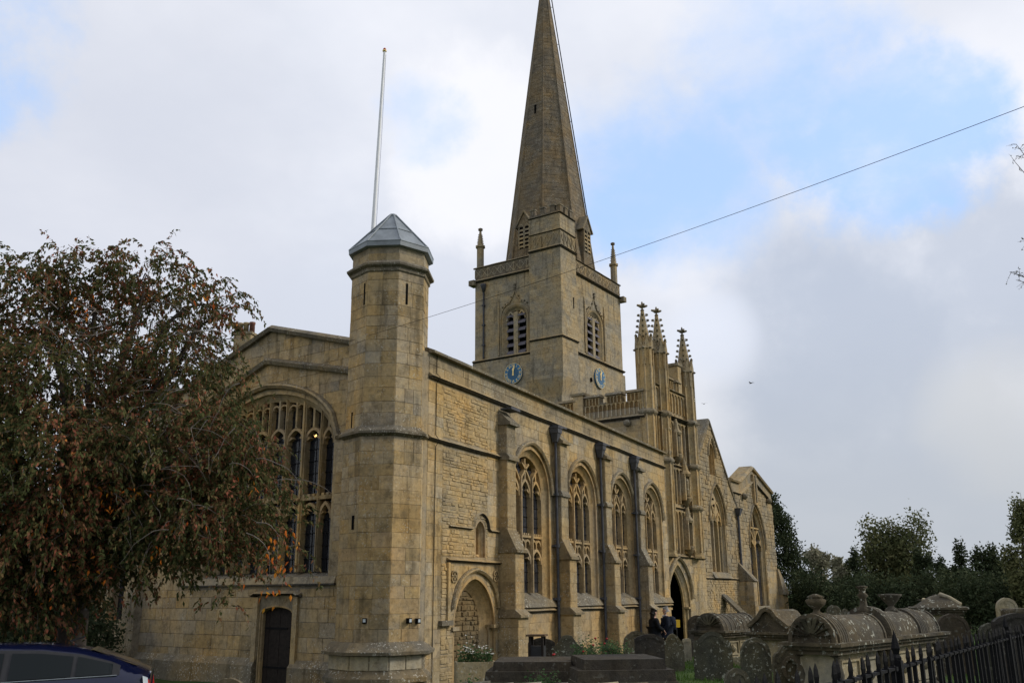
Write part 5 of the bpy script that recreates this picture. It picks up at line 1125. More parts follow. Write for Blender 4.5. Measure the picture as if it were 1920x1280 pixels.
def slab_tomb(px0, px1, D, tiers, label, deg=None, depth=1.6):
    x, y = at(px0, D); F = Frame(x, y, CF if deg is None else deg); w = (px1-px0)/1765*D; zb = gfix(x, y); t = thing('slab_tomb', label, 'tomb', (x, y, zb), 'low stepped slab tombs'); z = zb
    for k, (yt, ins) in enumerate(tiers):
        zt = zat(yt, D); m = MB(); m.hexa([F.w(ins, z, -ins), F.w(w-ins, z, -ins), F.w(w-ins, z, -depth+ins), F.w(ins, z, -depth+ins), F.w(ins+.02, zt, -ins-.02), F.w(w-ins-.02, zt, -ins-.02), F.w(w-ins-.02, zt, -depth+ins), F.w(ins+.02, zt, -depth+ins)], 'tomb_dark' if k else 'tomb_mid'); m.build('step', t); z = zt-.002
slab_tomb(905, 1080, 15.5, ((1272, -.05), (1254, .0), (1237, .12)), 'dark two-stepped slab tomb in front of the flower trough', CF-4)
slab_tomb(1072, 1268, 14.6, ((1275, 0), (1254, .04), (1235, .16)), 'dark stepped slab tomb in front of the clean slate headstone', CF+6)
# low rough wall at the bottom of the picture
x, y = at(842, 10.8); F = Frame(x, y, CF-2); t = thing('churchyard_wall', 'low rough stone wall with lichened capping in front of the slab tombs', 'wall', (x, y, gfix(x, y)))
R = random.Random(31); a = 0
while a < 2.45:
    w = R.uniform(.22, .42); h = R.uniform(-.02, .02); m = MB(); z = 1.44+h-.02*a
    m.hexa([F.w(a+.01, z-.12, .18), F.w(a+w-.01, z-.12, .18), F.w(a+w-.01, z-.12, -.2), F.w(a+.01, z-.12, -.2), F.w(a+.03, z+.02, .10), F.w(a+w-.04, z+.03, .12), F.w(a+w-.03, z+.03, -.15), F.w(a+.03, z+.01, -.15)], 'tomb_stone' if R.random() < .6 else 'tomb_pale'); m.build('capping_stone', t)
    for j in range(4): m = MB(); zz = z-.13-.17*j; block(m, F, (a+.01, a+w-.01, zz-.15, zz), .1, .06, .02, .01, R); m.build('stone', t, 'tomb_mid')
    a += w
m = MB(); box(m, F, 0, 2.5, -.18, .11, .5, 1.32, 'tomb_mid'); m.build('wall_core', t)
# ---- railings ------------------------------------------------------------------
p1 = Vector(at(1540, 4.03)); p2 = Vector(at(1920, 9.0)); dv = (p2-p1).normalized(); fdeg = math.degrees(atan2(dv.y, dv.x)); FF = Frame(p1.x, p1.y, fdeg)
ZR = 2.035; GZ = .74
fen = thing('railing', 'black iron spear-topped railing crossing the lower right corner', 'railing', (p1.x, p1.y, GZ))
m = MB(); box(m, FF, -3.0, 9.5, -.012, .012, ZR-.012, ZR, 'iron'); box(m, FF, -3.0, 9.5, -.012, .012, GZ+.12, GZ+.135, 'iron'); m.build('rail', fen)
pm = MB(); Q = Frame(0, 0, fdeg)
box(pm, Q, -.010, .010, -.010, .010, 0, ZR-GZ+.012, 'iron'); pm.add([Q.w(-.009, ZR-GZ+.012, 0), Q.w(0, ZR-GZ+.012, .009), Q.w(.009, ZR-GZ+.012, 0), Q.w(0, ZR-GZ+.012, -.009), Q.w(-.020, ZR-GZ+.036, 0), Q.w(0, ZR-GZ+.036, .012), Q.w(.020, ZR-GZ+.036, 0), Q.w(0, ZR-GZ+.036, -.012), Q.w(-.013, ZR-GZ+.066, 0), Q.w(0, ZR-GZ+.066, .009), Q.w(.013, ZR-GZ+.066, 0), Q.w(0, ZR-GZ+.066, -.009), Q.w(0, ZR-GZ+.092, 0)],
 [(0, 1, 5, 4), (1, 2, 6, 5), (2, 3, 7, 6), (3, 0, 4, 7), (4, 5, 9, 8), (5, 6, 10, 9), (6, 7, 11, 10), (7, 4, 8, 11), (8, 9, 12), (9, 10, 12), (10, 11, 12), (11, 8, 12)], 'iron')
proto = pm.build('picket'); pme = proto.data; bpy.data.objects.remove(proto)
km = MB(); box(km, Q, -.017, .017, -.017, .017, 0, .02, 'iron'); kp = km.build('collar'); kme = kp.data; bpy.data.objects.remove(kp)
post_at = [(1664-960)/1765, (1873-960)/1765]
def fence_t(kx):    # distance along the railing of a picture column
    c = p1; a = Vector((cos(YAW), sin(YAW))); b = Vector((RT.x, RT.y)); return (c.dot(b)-kx*c.dot(a))/(kx*dv.dot(a)-dv.dot(b))
posts = [fence_t(k) for k in post_at]+[9.2, -3.0]
R = random.Random(3); k = -20
while k*.145 < 9.4:
    s_ = k*.145; k += 1
    if any(abs(s_-q) < .06 for q in posts): continue
    o = bpy.data.objects.new('picket', pme); COL.objects.link(o); o.parent = fen; v = FF.w(s_, 0); o.location = (v[0]-p1.x, v[1]-p1.y, R.uniform(-.003, .003)); o.rotation_euler = (R.uniform(-.012, .012), R.uniform(-.012, .012), R.uniform(-.1, .1))
    c = bpy.data.objects.new('collar', kme); COL.objects.link(c); c.parent = fen; c.location = (v[0]-p1.x, v[1]-p1.y, ZR-GZ-.016)
for q in posts:
    m = MB(); box(m, FF, q-.024, q+.024, -.024, .024, GZ-.1, ZR+.03, 'iron'); v = FF.w(q, ZR+.03); m.lathe(v, [(.026, 0), (.026, .015), (.016, .03), (.024, .06), (.015, .10), (.0, .15)], 6, 'iron', False); m.build('post', fen)
# ---- flower trough, litter bin ----------------------------------------------------
x, y = at(890, 20); F = Frame(x, y, CF+8); zb = gfix(x, y); zt = zat(1236, 20)
t = thing('flower_trough', 'pale stone flower trough with white flowers in front of the blocked doorway', 'planter', (x, y, zb)); m = MB()
for a in ((-.42, .42, -.02, .02), (-.42, .42, -.42, -.38), (-.42, -.38, -.38, -.02), (.38, .42, -.38, -.02)): box(m, F, a[0], a[1], a[2], a[3], zb+.3, zt, 'tomb_pale')
box(m, F, -.40, .40, -.4, 0, zb+.25, zt-.05, 'tomb_pale'); box(m, F, -.46, .46, -.46, .05, zb, zb+.26, 'tomb_dark'); m.build('trough', t)
R = random.Random(9); m = MB(); fl = MB(); st = MB()
for k in range(420):
    c = Vector(F.w(R.uniform(-.36, .36), zt+abs(R.gauss(0, .12)), R.uniform(-.36, -.04))); e = Vector((R.gauss(0, 1), R.gauss(0, 1), R.gauss(0, 1))).normalized()*.04; g = e.orthogonal().normalized()*.018; m.add([c-e, c+g, c+e, c-g], [(0, 1, 2, 3)], 'rose_leaf')
for k in range(46):
    s0 = R.choice((-.18, -.10, .24)); c = Vector(F.w(s0+R.gauss(0, .07), zt+.14+abs(R.gauss(0, .12)), -.1+R.gauss(0, .06)))
    for j in range(5): a = j*2*pi/5; fl.add([c, c+Vector((cos(a)*.035, sin(a)*.035, .01)), c+Vector((cos(a+.9)*.035, sin(a+.9)*.035, .0))], [(0, 1, 2)], 'white_petal')
    st.tube([F.w(s0, zt-.05, -.1), c], .004, 4, 'rose_leaf')
setp(m.build('leaves', t), kind='stuff'); setp(fl.build('flowers', t), kind='stuff'); setp(st.build('stems', t), kind='stuff')
x, y = at(1002, 22.6); F = Frame(x, y, CF-12); zb = gfix(x, y); zt = zat(1187, 22.6); t = thing('litter_bin', 'square litter bin with brown wooden lid board beside the first buttress', 'litter bin', (x, y, zb))
m = MB(); box(m, F, -.26, .20, -.42, .02, zt-.04, zt, 'wood_brown'); m.build('lid', t); m = MB(); box(m, F, -.20, .15, -.36, -.04, zb, zt-.26, 'plastic_black'); m.build('bin_body', t)
for a in (-.20, .10): m = MB(); box(m, F, a, a+.05, -.10, -.02, zb, zt-.04, 'wood_dark'); m.build('leg', t)
for a in (-.20, .10): m = MB(); box(m, F, a, a+.05, -.40, -.35, zb, zt-.04, 'wood_dark'); m.build('leg', t)
x, y = at(1263, 39.0); F = Frame(x, y, CF); t = thing('notice_board', 'small yellow notice on a stand in the dark porch doorway', 'sign', (x, y, 0)); zt = zat(1161, 39.0)
m = MB(); box(m, F, -.13, .13, -.02, .0, zt-.30, zt, 'yellow_sign'); m.build('board', t); m = MB(); box(m, F, -.02, .02, -.05, -.021, 0, zt-.1, 'plastic_black'); m.build('leg', t)
# ---- rose bushes -------------------------------------------------------------------
def bush(px, D, ytop, wpx, n, label, blooms, seed, mat='rose_leaf'):
    R = random.Random(seed); x, y = at(px, D); zb = gfix(x, y); h = zat(ytop, D)-zb; w = wpx/1765*D/2; t = thing('rose_bush', label, 'bush', (x, y, zb), 'rose bushes between the tombs'); lv = MB(); st = MB(); fl = MB(); tips = []
    for k in range(34):
        a = R.uniform(0, 2*pi); q = R.uniform(.2, 1); e = Vector((x+cos(a)*w*q, y+sin(a)*w*q, zb+h*R.uniform(.55, 1.0)*(1.05-.25*q))); b = Vector((x+R.gauss(0, .06), y+R.gauss(0, .06), zb)); md = (b+e)/2+Vector((R.gauss(0, .06), R.gauss(0, .06), .1)); st.tube([b, md, e], [.008, .006, .003], 4, 'bark'); tips.append((md, e))
    for k in range(n):
        md, e = R.choice(tips); c = md.lerp(e, R.uniform(-.3, 1.05))+Vector((R.gauss(0, .07), R.gauss(0, .07), R.gauss(0, .05))); d = Vector((R.gauss(0, 1), R.gauss(0, 1), R.gauss(0, .6))).normalized()*R.uniform(.018, .034); g = d.orthogonal().normalized()*d.length*.55; lv.add([c-d, c+g, c+d, c-g], [(0, 1, 2, 3)], mat)
    for k in range(blooms):
        e = R.choice(tips)[1]+Vector((R.gauss(0, .03), R.gauss(0, .03), .03)); fl.lathe(e, [(.006, -.015), (.022, 0), (.025, .010), (.013, .022), (.003, .024)], 7, 'red_petal')
    setp(st.build('stems', t), kind='stuff'); setp(lv.build('leaves', t), kind='stuff')
    if blooms: setp(fl.build('blooms', t), kind='stuff')
bush(1092, 18.2, 1186, 74, 1500, 'loose rose bush with a few red blooms in front of the serpentine headstone', 4, 1)
bush(1145, 18.6, 1190, 60, 1300, 'rose bush with red blooms left of the pale-edged headstone', 3, 2)
bush(1040, 16.6, 1222, 66, 900, 'sprawling rose bush over the edge of the left slab tomb', 2, 3)
bush(1008, 14.8, 1248, 60, 500, 'low scrubby bush against the front of the left slab tomb', 0, 4)
bush(880, 14.4, 1262, 50, 250, 'small weed clump at the corner of the low wall', 0, 5)
# grass
n = 30000; V = np.zeros((n*3, 3)); D = rng.uniform(12.5, 36, n); px = rng.uniform(1090, 1960, n); lat = (px-960)/1765*D
X = cos(YAW)*D+RT.x*lat; Y = sin(YAW)*D+RT.y*lat; Z = np.array([ground_z(a, b) for a, b in zip(X, Y)])-.01; h = rng.uniform(.04, .11, n); a = rng.uniform(0, 2*pi, n); w = .006+.0004*D
V[0::3] = np.stack([X-w*np.cos(a), Y-w*np.sin(a), Z], 1); V[1::3] = np.stack([X+w*np.cos(a), Y+w*np.sin(a), Z], 1); V[2::3] = np.stack([X+rng.normal(0, .025, n), Y+rng.normal(0, .025, n), Z+h], 1)
def raw_mesh(name, V, k, mat, parent=None, base=(0, 0, 0)):
    me = bpy.data.meshes.new(name); nf = len(V)//k; me.vertices.add(len(V)); me.vertices.foreach_set('co', (V-np.array(base)).astype(np.float32).ravel()); me.loops.add(len(V)); me.loops.foreach_set('vertex_index', np.arange(len(V), dtype=np.int32)); me.polygons.add(nf); me.polygons.foreach_set('loop_start', np.arange(0, len(V), k, dtype=np.int32)); me.update(); me.validate(); me.materials.append(MATS[mat])
    o = bpy.data.objects.new(name, me); COL.objects.link(o); o.parent = parent; return o
g = raw_mesh('grass', V, 3, 'grass_blade'); setp(g, 'short green churchyard grass between the headstones', 'grass', kind='stuff')

# ================================================================== PEOPLE
def skin_mesh(name, parent, nodes, edges, mat, loc, rz, sub=2):
    """nodes: (x, y, z, rx, ry); one continuous surface grown round a skeleton"""
    me = bpy.data.meshes.new(name); me.from_pydata([n[:3] for n in nodes], edges, []); me.materials.append(MATS[mat]); o = bpy.data.objects.new(name, me); COL.objects.link(o)
    sm = o.modifiers.new('skin', 'SKIN'); sm.use_smooth_shade = True
    for i, n in enumerate(nodes): v = me.skin_vertices[0].data[i]; v.radius = (n[3], n[4]); v.use_root = (i == 0)
    ss = o.modifiers.new('sub', 'SUBSURF'); ss.levels = sub; ss.render_levels = sub
    o.parent = parent; return o
def person(x, y, rz, H, label, coat, hair, hairlong, bald=False, arms=((.10, .05), (.10, .05)), collar=None, coatlen=.44):
    """faces +X locally; H standing height"""
    k = H/1.75; t = thing('person', label, 'person', (x, y, ground_z(x, y)), 'visitors talking by the porch'); t.rotation_euler = (0, 0, radians(rz))
    N = [(0, 0, .94, .135, .10), (.0, 0, 1.08, .125, .095), (.0, 0, 1.25, .15, .10), (.0, 0, 1.40, .14, .095), (.0, 0, 1.46, .06, .06), (.02, 0, 1.54, .052, .052), (.03, 0, 1.60, .078, .082), (.025, 0, 1.68, .086, .095), (.02, 0, 1.735, .05, .06)]
    E_ = [(i, i+1) for i in range(8)]
    for sg in (-1, 1):
        b = len(N); N += [(0, sg*.10, .88, .085, .09), (.01, sg*.11, .50, .055, .055), (-.01, sg*.115, .10, .036, .04), (.05, sg*.12, .05, .04, .035), (.17, sg*.13, .03, .035, .022)]; E_ += [(0, b), (b, b+1), (b+1, b+2), (b+2, b+3), (b+3, b+4)]
        fx, lz = arms[0 if sg < 0 else 1]; b = len(N)
        N += [(0, sg*.18, 1.40, .055, .055), (-.02+fx*.2, sg*.235, 1.13, .042, .042), (fx+.10, sg*.20, .93+lz, .030, .026), (fx+.16, sg*.19, .87+lz, .030, .018)]; E_ += [(3, b), (b, b+1), (b+1, b+2), (b+2, b+3)]
        h = b+3
        for j, (dy, ln) in enumerate(((-.026, .062), (-.010, .075), (.008, .072), (.024, .058))):
            f = len(N); hx, hy, hz = N[h][:3]; N += [(hx+.02, hy+dy, hz-.025, .009, .008), (hx+.02+ln*.3, hy+dy, hz-.025-ln*.6, .008, .007), (hx+.01, hy+dy, hz-.025-ln, .007, .006)]; E_ += [(h, f), (f, f+1), (f+1, f+2)]
        f = len(N); N += [(hx+.03, hy-sg*.03, hz+.005, .010, .009), (hx+.06, hy-sg*.035, hz-.03, .008, .008)]; E_ += [(h-1, f), (f, f+1)]
    N = [tuple(v*k for v in n) for n in N]; skin_mesh('body', t, N, E_, 'skin', None, 0)
    C_ = [(0, 0, .96, .25, .20), (0, 0, 1.10, .23, .18), (0, 0, 1.26, .22, .165), (0, 0, 1.40, .185, .135), (0, 0, 1.485, .075, .075), (0, 0, .96-coatlen*.5, .20, .155), (0, 0, .96-coatlen, .215, .17)]; Ec = [(0, 1), (1, 2), (2, 3), (3, 4), (0, 5), (5, 6)]
    for sg in (-1, 1):
        fx, lz = arms[0 if sg < 0 else 1]; b = len(C_); C_ += [(0, sg*.18, 1.40, .10, .10), (-.02+fx*.2, sg*.27, 1.13, .09, .085), (fx+.11, sg*.21, .93+lz, .060, .058)]; Ec += [(3, b), (b, b+1), (b+1, b+2)]
    skin_mesh('coat', t, [tuple(v*k for v in n) for n in C_], Ec, coat, None, 0)
    T_ = [(0, 0, .92, .14, .11)]; Et = []
    for sg in (-1, 1): b = len(T_); T_ += [(0, sg*.10, .80, .095, .10), (.01, sg*.112, .50, .072, .072), (-.01, sg*.117, .10, .06, .06)]; Et += [(0, b), (b, b+1), (b+1, b+2)]
    skin_mesh('trousers', t, [tuple(v*k for v in n) for n in T_], Et, 'black_cloth', None, 0, 1)
    for sg in (-1, 1): skin_mesh('shoe', t, [tuple(v*k for v in n) for n in ((-.05, sg*.12, .045, .045, .045), (.06, sg*.125, .04, .05, .04), (.19, sg*.135, .03, .045, .03))], [(0, 1), (1, 2)], 'black_cloth', None, 0, 1)
    Hh = [(-.02, 0, 1.70, .088, .098), (.0, 0, 1.745, .075, .085), (-.05, 0, 1.62, .07, .085)]; Eh = [(0, 1), (0, 2)]
    if hairlong: Hh += [(-.07, 0, 1.50, .075, .10), (-.06, 0, 1.40, .05, .08)]; Eh += [(2, 3), (3, 4)]
    skin_mesh('hair', t, [tuple(v*k for v in n) for n in Hh], Eh, hair, None, 0)
    m = MB(); m.lathe((0, 0, 0), [(.0, -.022), (.016, -.016), (.012, .005), (.004, .03)], 6, 'skin'); o = m.build('nose', t); 
    for v in o.data.vertices: v.co = v.co+Vector(t.location)
    o.location = (.122*k, 0, 1.645*k)
    for sg in (-1, 1):
        m = MB(); m.lathe((0, 0, 0), [(0, -.008), (.009, 0), (0, .008)], 6, 'hair_dark'); o = m.build('eye', t)
        for v in o.data.vertices: v.co = v.co+Vector(t.location)
        o.location = (.108*k, sg*.032*k, 1.668*k)
        m = MB(); m.lathe((0, 0, 0), [(0, -.03), (.016, -.01), (.018, .015), (0, .03)], 6, 'skin'); o = m.build('ear', t)
        for v in o.data.vertices: v.co = v.co+Vector(t.location)
        o.location = (.02*k, sg*.092*k, 1.655*k)
    if collar: skin_mesh('collar', t, [tuple(v*k for v in n) for n in ((.03, 0, 1.44, .078, .078), (.05, 0, 1.50, .070, .070), (.10, 0, 1.36, .05, .06))], [(0, 1), (0, 2)], collar, None, 0, 1)
    return t
x, y = at(1221, 34.6); person(x, y, -40, 1.74, 'person with long dark hair in a black padded coat by the last buttress', 'black_cloth', 'hair_dark', True, arms=((.16, .12), (.16, .12)), coatlen=.40)
x, y = at(1243, 35.0); person(x, y, 120, 1.80, 'grey-haired person in a dark jacket with pale collar by the porch door', 'navy_cloth', 'hair_grey', False, arms=((.14, .16), (.10, .02)), collar='white_cloth', coatlen=.22)
x, y = at(1253, 35.4); t = thing('backpack', 'dark navy backpack on the back of the grey-haired person', 'backpack', (x, y, 1.2)); m = MB(); m.lathe((x, y, 1.1), [(.10, 0), (.17, .04), (.18, .30), (.15, .44), (.06, .50)], 10, 'navy_cloth'); m.build('bag', t)

# ================================================================== CAR
def car():
    D = 14.0; x, y = at(292, D); deg = CF+19; zb = zat(1203, D)-1.44      # u points right = towards the rear
    F = Frame(x, y, deg); t = thing('parked_car', 'dark blue hatchback parked under the red-leaved tree at the lower left', 'car', (x, y, zb))
    Lc = 4.45; Wd = 1.74
    # stations from rear (0) forward: x, belt z, roof z, half width body, half width at roof
    def roofz(a):
        K = [(0, 1.06), (.10, 1.10), (.25, 1.17), (.55, 1.30), (.95, 1.405), (1.5, 1.475), (2.1, 1.49), (2.6, 1.455), (3.0, 1.34), (3.45, 1.10), (3.9, .93), (4.25, .78), (4.45, .58)]
        for (p, q), (r, s2) in zip(K, K[1:]):
            if p <= a <= r: u = (a-p)/(r-p); return q+(s2-q)*u
        return K[-1][1]
    def belt(a): return min(roofz(a)-.02, 1.055-.035*max(0, a-.3)) if a > .05 else .98
    st = np.concatenate([[0, .04, .12, .25], np.linspace(.4, 4.1, 24), [4.25, 4.38, 4.45]])
    m = MB(); V = []; ring = 0
    for a in st:
        tp = 1-.10*max(0, (a-3.6)/.85)**2-.08*max(0, (.35-a)/.35)**2; hb = Wd/2*tp; bz = belt(a); rz = roofz(a); hr = hb*.74 if rz > bz+.1 else hb*.9; lo = .22 if .3 < a < 4.2 else .34
        sec = [(-hb*.92, lo), (-hb, lo+.15), (-hb*1.005, .62), (-hb*.985, .88), (-hb*.955, bz), (-hr-.01, rz-.07), (-hr*.86, rz-.012), (-hr*.4, rz+.008), (hr*.4, rz+.008), (hr*.86, rz-.012), (hr+.01, rz-.07), (hb*.955, bz), (hb*.985, .88), (hb*1.005, .62), (hb, lo+.15), (hb*.92, lo)]
        ring = len(sec); V += [F.w(-a, zb+z, -Wd/2+w) for w, z in sec]
    Q = [(i*ring+j, i*ring+(j+1) % ring, (i+1)*ring+(j+1) % ring, (i+1)*ring+j) for i in range(len(st)-1) for j in range(ring)]
    m.add(V, Q+[tuple(range(ring)), tuple(reversed(range((len(st)-1)*ring, len(st)*ring)))], 'car_paint', True); m.build('body', t)
    def side_window(a0, a1, name='window'):      # glass set just proud of the flank on the near and far side
        for sg in (1, -1):
            pts = []; n = 8; lo = []; up = []
            for i in range(n+1):
                a = a0+(a1-a0)*i/n; bz = belt(a)+.02; rz = roofz(a)-.085; tp = 1-.08*max(0, (.35-a)/.35)**2; hb = Wd/2*tp*.955; hr = Wd/2*tp*.74+.01
                f0 = .06; f1 = .93; 
                if rz < bz+.05: rz = bz+.05
                P0 = (hb*(1-f0)+hr*f0+.028, bz); P1 = (hb*(1-f1)+hr*f1+.028, bz+(rz-bz)*f1); lo.append(F.w(-a, zb+P0[1], -Wd/2+sg*P0[0])); up.append(F.w(-a, zb+P1[1], -Wd/2+sg*P1[0]))
            g = MB(); g.add(lo+up, [(i, i+1, n+2+i, n+1+i) for i in range(n)], 'car_glass', True); g.build(name, t)
    side_window(.52, 1.00); side_window(1.06, 1.86); side_window(1.96, 2.80)
    g = MB()
    for sg in (1, -1):                 # dark surround of the glasshouse
        lo = []; up = []
        for i in range(20):
            a = .42+(2.95-.42)*i/19; bz = belt(a); rz = roofz(a)-.07; hb = Wd/2*.955; hr = Wd/2*.74+.01; lo.append(F.w(-a, zb+bz+.005, -Wd/2+sg*(hb+.004))); up.append(F.w(-a, zb+max(rz, bz+.03), -Wd/2+sg*(hr+.004)))
        g.add(lo+up, [(i, i+1, 21+i, 20+i) for i in range(19)], 'plastic_black', True)
    g.build('pillar_trim', t)
    for sg in (1, -1): g = MB(); g.tube([F.w(-.45, zb+belt(.45)+.0, -Wd/2+sg*(Wd/2*.955+.012))]+[F.w(-a, zb+belt(a)+.0, -Wd/2+sg*(Wd/2*.955+.012)) for a in (1, 1.6, 2.2, 2.8)], .008, 5, 'lead'); g.build('waist_trim', t)
    g = MB(); g.add([F.w(-.20, zb+1.155, -Wd/2-.55), F.w(-.20, zb+1.155, -Wd/2+.55), F.w(-.85, zb+1.40, -Wd/2+.50), F.w(-.85, zb+1.40, -Wd/2-.50)], [(0, 1, 2, 3)], 'car_glass'); g.build('rear_window', t)
    g = MB(); g.add([F.w(-3.42, zb+1.13, -Wd/2-.62), F.w(-3.42, zb+1.13, -Wd/2+.62), F.w(-2.72, zb+1.435, -Wd/2+.52), F.w(-2.72, zb+1.435, -Wd/2-.52)], [(3, 2, 1, 0)], 'car_glass'); g.build('windscreen', t)
    for sg in (1, -1):
        g = MB(); b = F.w; w0 = -Wd/2+sg*.80
        g.hexa([b(.02, zb+.72, w0-.05), b(.02, zb+.72, w0+.02*sg+.05), b(-.05, zb+.74, w0+.02*sg+.07), b(-.05, zb+.74, w0-.05), b(-.03, zb+1.00, w0-.05), b(-.03, zb+1.00, w0+.05), b(-.10, zb+1.03, w0+.06), b(-.10, zb+1.03, w0-.05)], 'lamp_clear'); lp = g.build('tail_lamp', t)
        g = MB(); g.hexa([b(.03, zb+.78, w0-.04), b(.03, zb+.78, w0+.04), b(-.02, zb+.78, w0+.05), b(-.02, zb+.78, w0-.04), b(-.01, zb+.98, w0-.04), b(-.01, zb+.98, w0+.04), b(-.06, zb+.98, w0+.05), b(-.06, zb+.98, w0-.04)], 'lamp_red'); g.build('red_lens', lp)
        g = MB(); g.lathe(F.w(-4.3, zb+.68, -Wd/2+sg*.62), [(.05, -.07), (.15, 0), (.05, .08)], 10, 'lamp_clear'); g.build('headlight', t)
        for a in (.78, 3.55):
            c = F.w(-a, zb+.31, -Wd/2+sg*(Wd/2-.10)); g = MB(); n = 24; e = F.n*sg*.105; pr = ((.31, -.9), (.315, .6), (.27, 1.0), (.20, 1.0)); Vv = []
            for r_, o_ in pr: Vv += [(c[0]+e.x*o_+F.u.x*r_*cos(2*pi*k/n), c[1]+e.y*o_+F.u.y*r_*cos(2*pi*k/n), c[2]+r_*sin(2*pi*k/n)) for k in range(n)]
            g.add(Vv, [(i*n+k, i*n+(k+1) % n, (i+1)*n+(k+1) % n, (i+1)*n+k) for i in range(3) for k in range(n)], 'rubber', True); w_ = g.build('wheel', t)
            g = MB(); Vv = [(c[0]+e.x*.96+F.u.x*r_*cos(2*pi*k/n), c[1]+e.y*.96+F.u.y*r_*cos(2*pi*k/n), c[2]+r_*sin(2*pi*k/n)) for r_ in (.205, .03) for k in range(n)]; g.add(Vv, [(k, (k+1) % n, n+(k+1) % n, n+k) for k in range(n)]+[tuple(range(n, 2*n))], 'lead'); g.build('rim', w_)
        g = MB(); g.lathe(F.w(-2.85, zb+1.02, -Wd/2+sg*(Wd/2+.10)), [(.03, -.05), (.09, -.03), (.10, .05), (.05, .09)], 8, 'car_paint'); g.build('door_mirror', t)
        for a in (1.25, 2.15): g = MB(); g.tube([F.w(-a, zb+.90, -Wd/2+sg*(Wd/2-.012)), F.w(-a-.17, zb+.90, -Wd/2+sg*(Wd/2-.012))], .016, 6, 'car_paint'); g.build('door_handle', t)
    g = MB(); g.tube([F.w(-1.1, zb+1.44, -Wd/2), F.w(-1.2, zb+1.50, -Wd/2), F.w(-1.0, zb+1.56, -Wd/2)], .012, 5, 'plastic_black'); g.build('aerial', t)
    g = MB(); box(g, F, -.05, .03, -Wd/2-.72, -Wd/2+.72, zb+.36, zb+.60, 'car_paint'); g.build('bumper', t)
car()

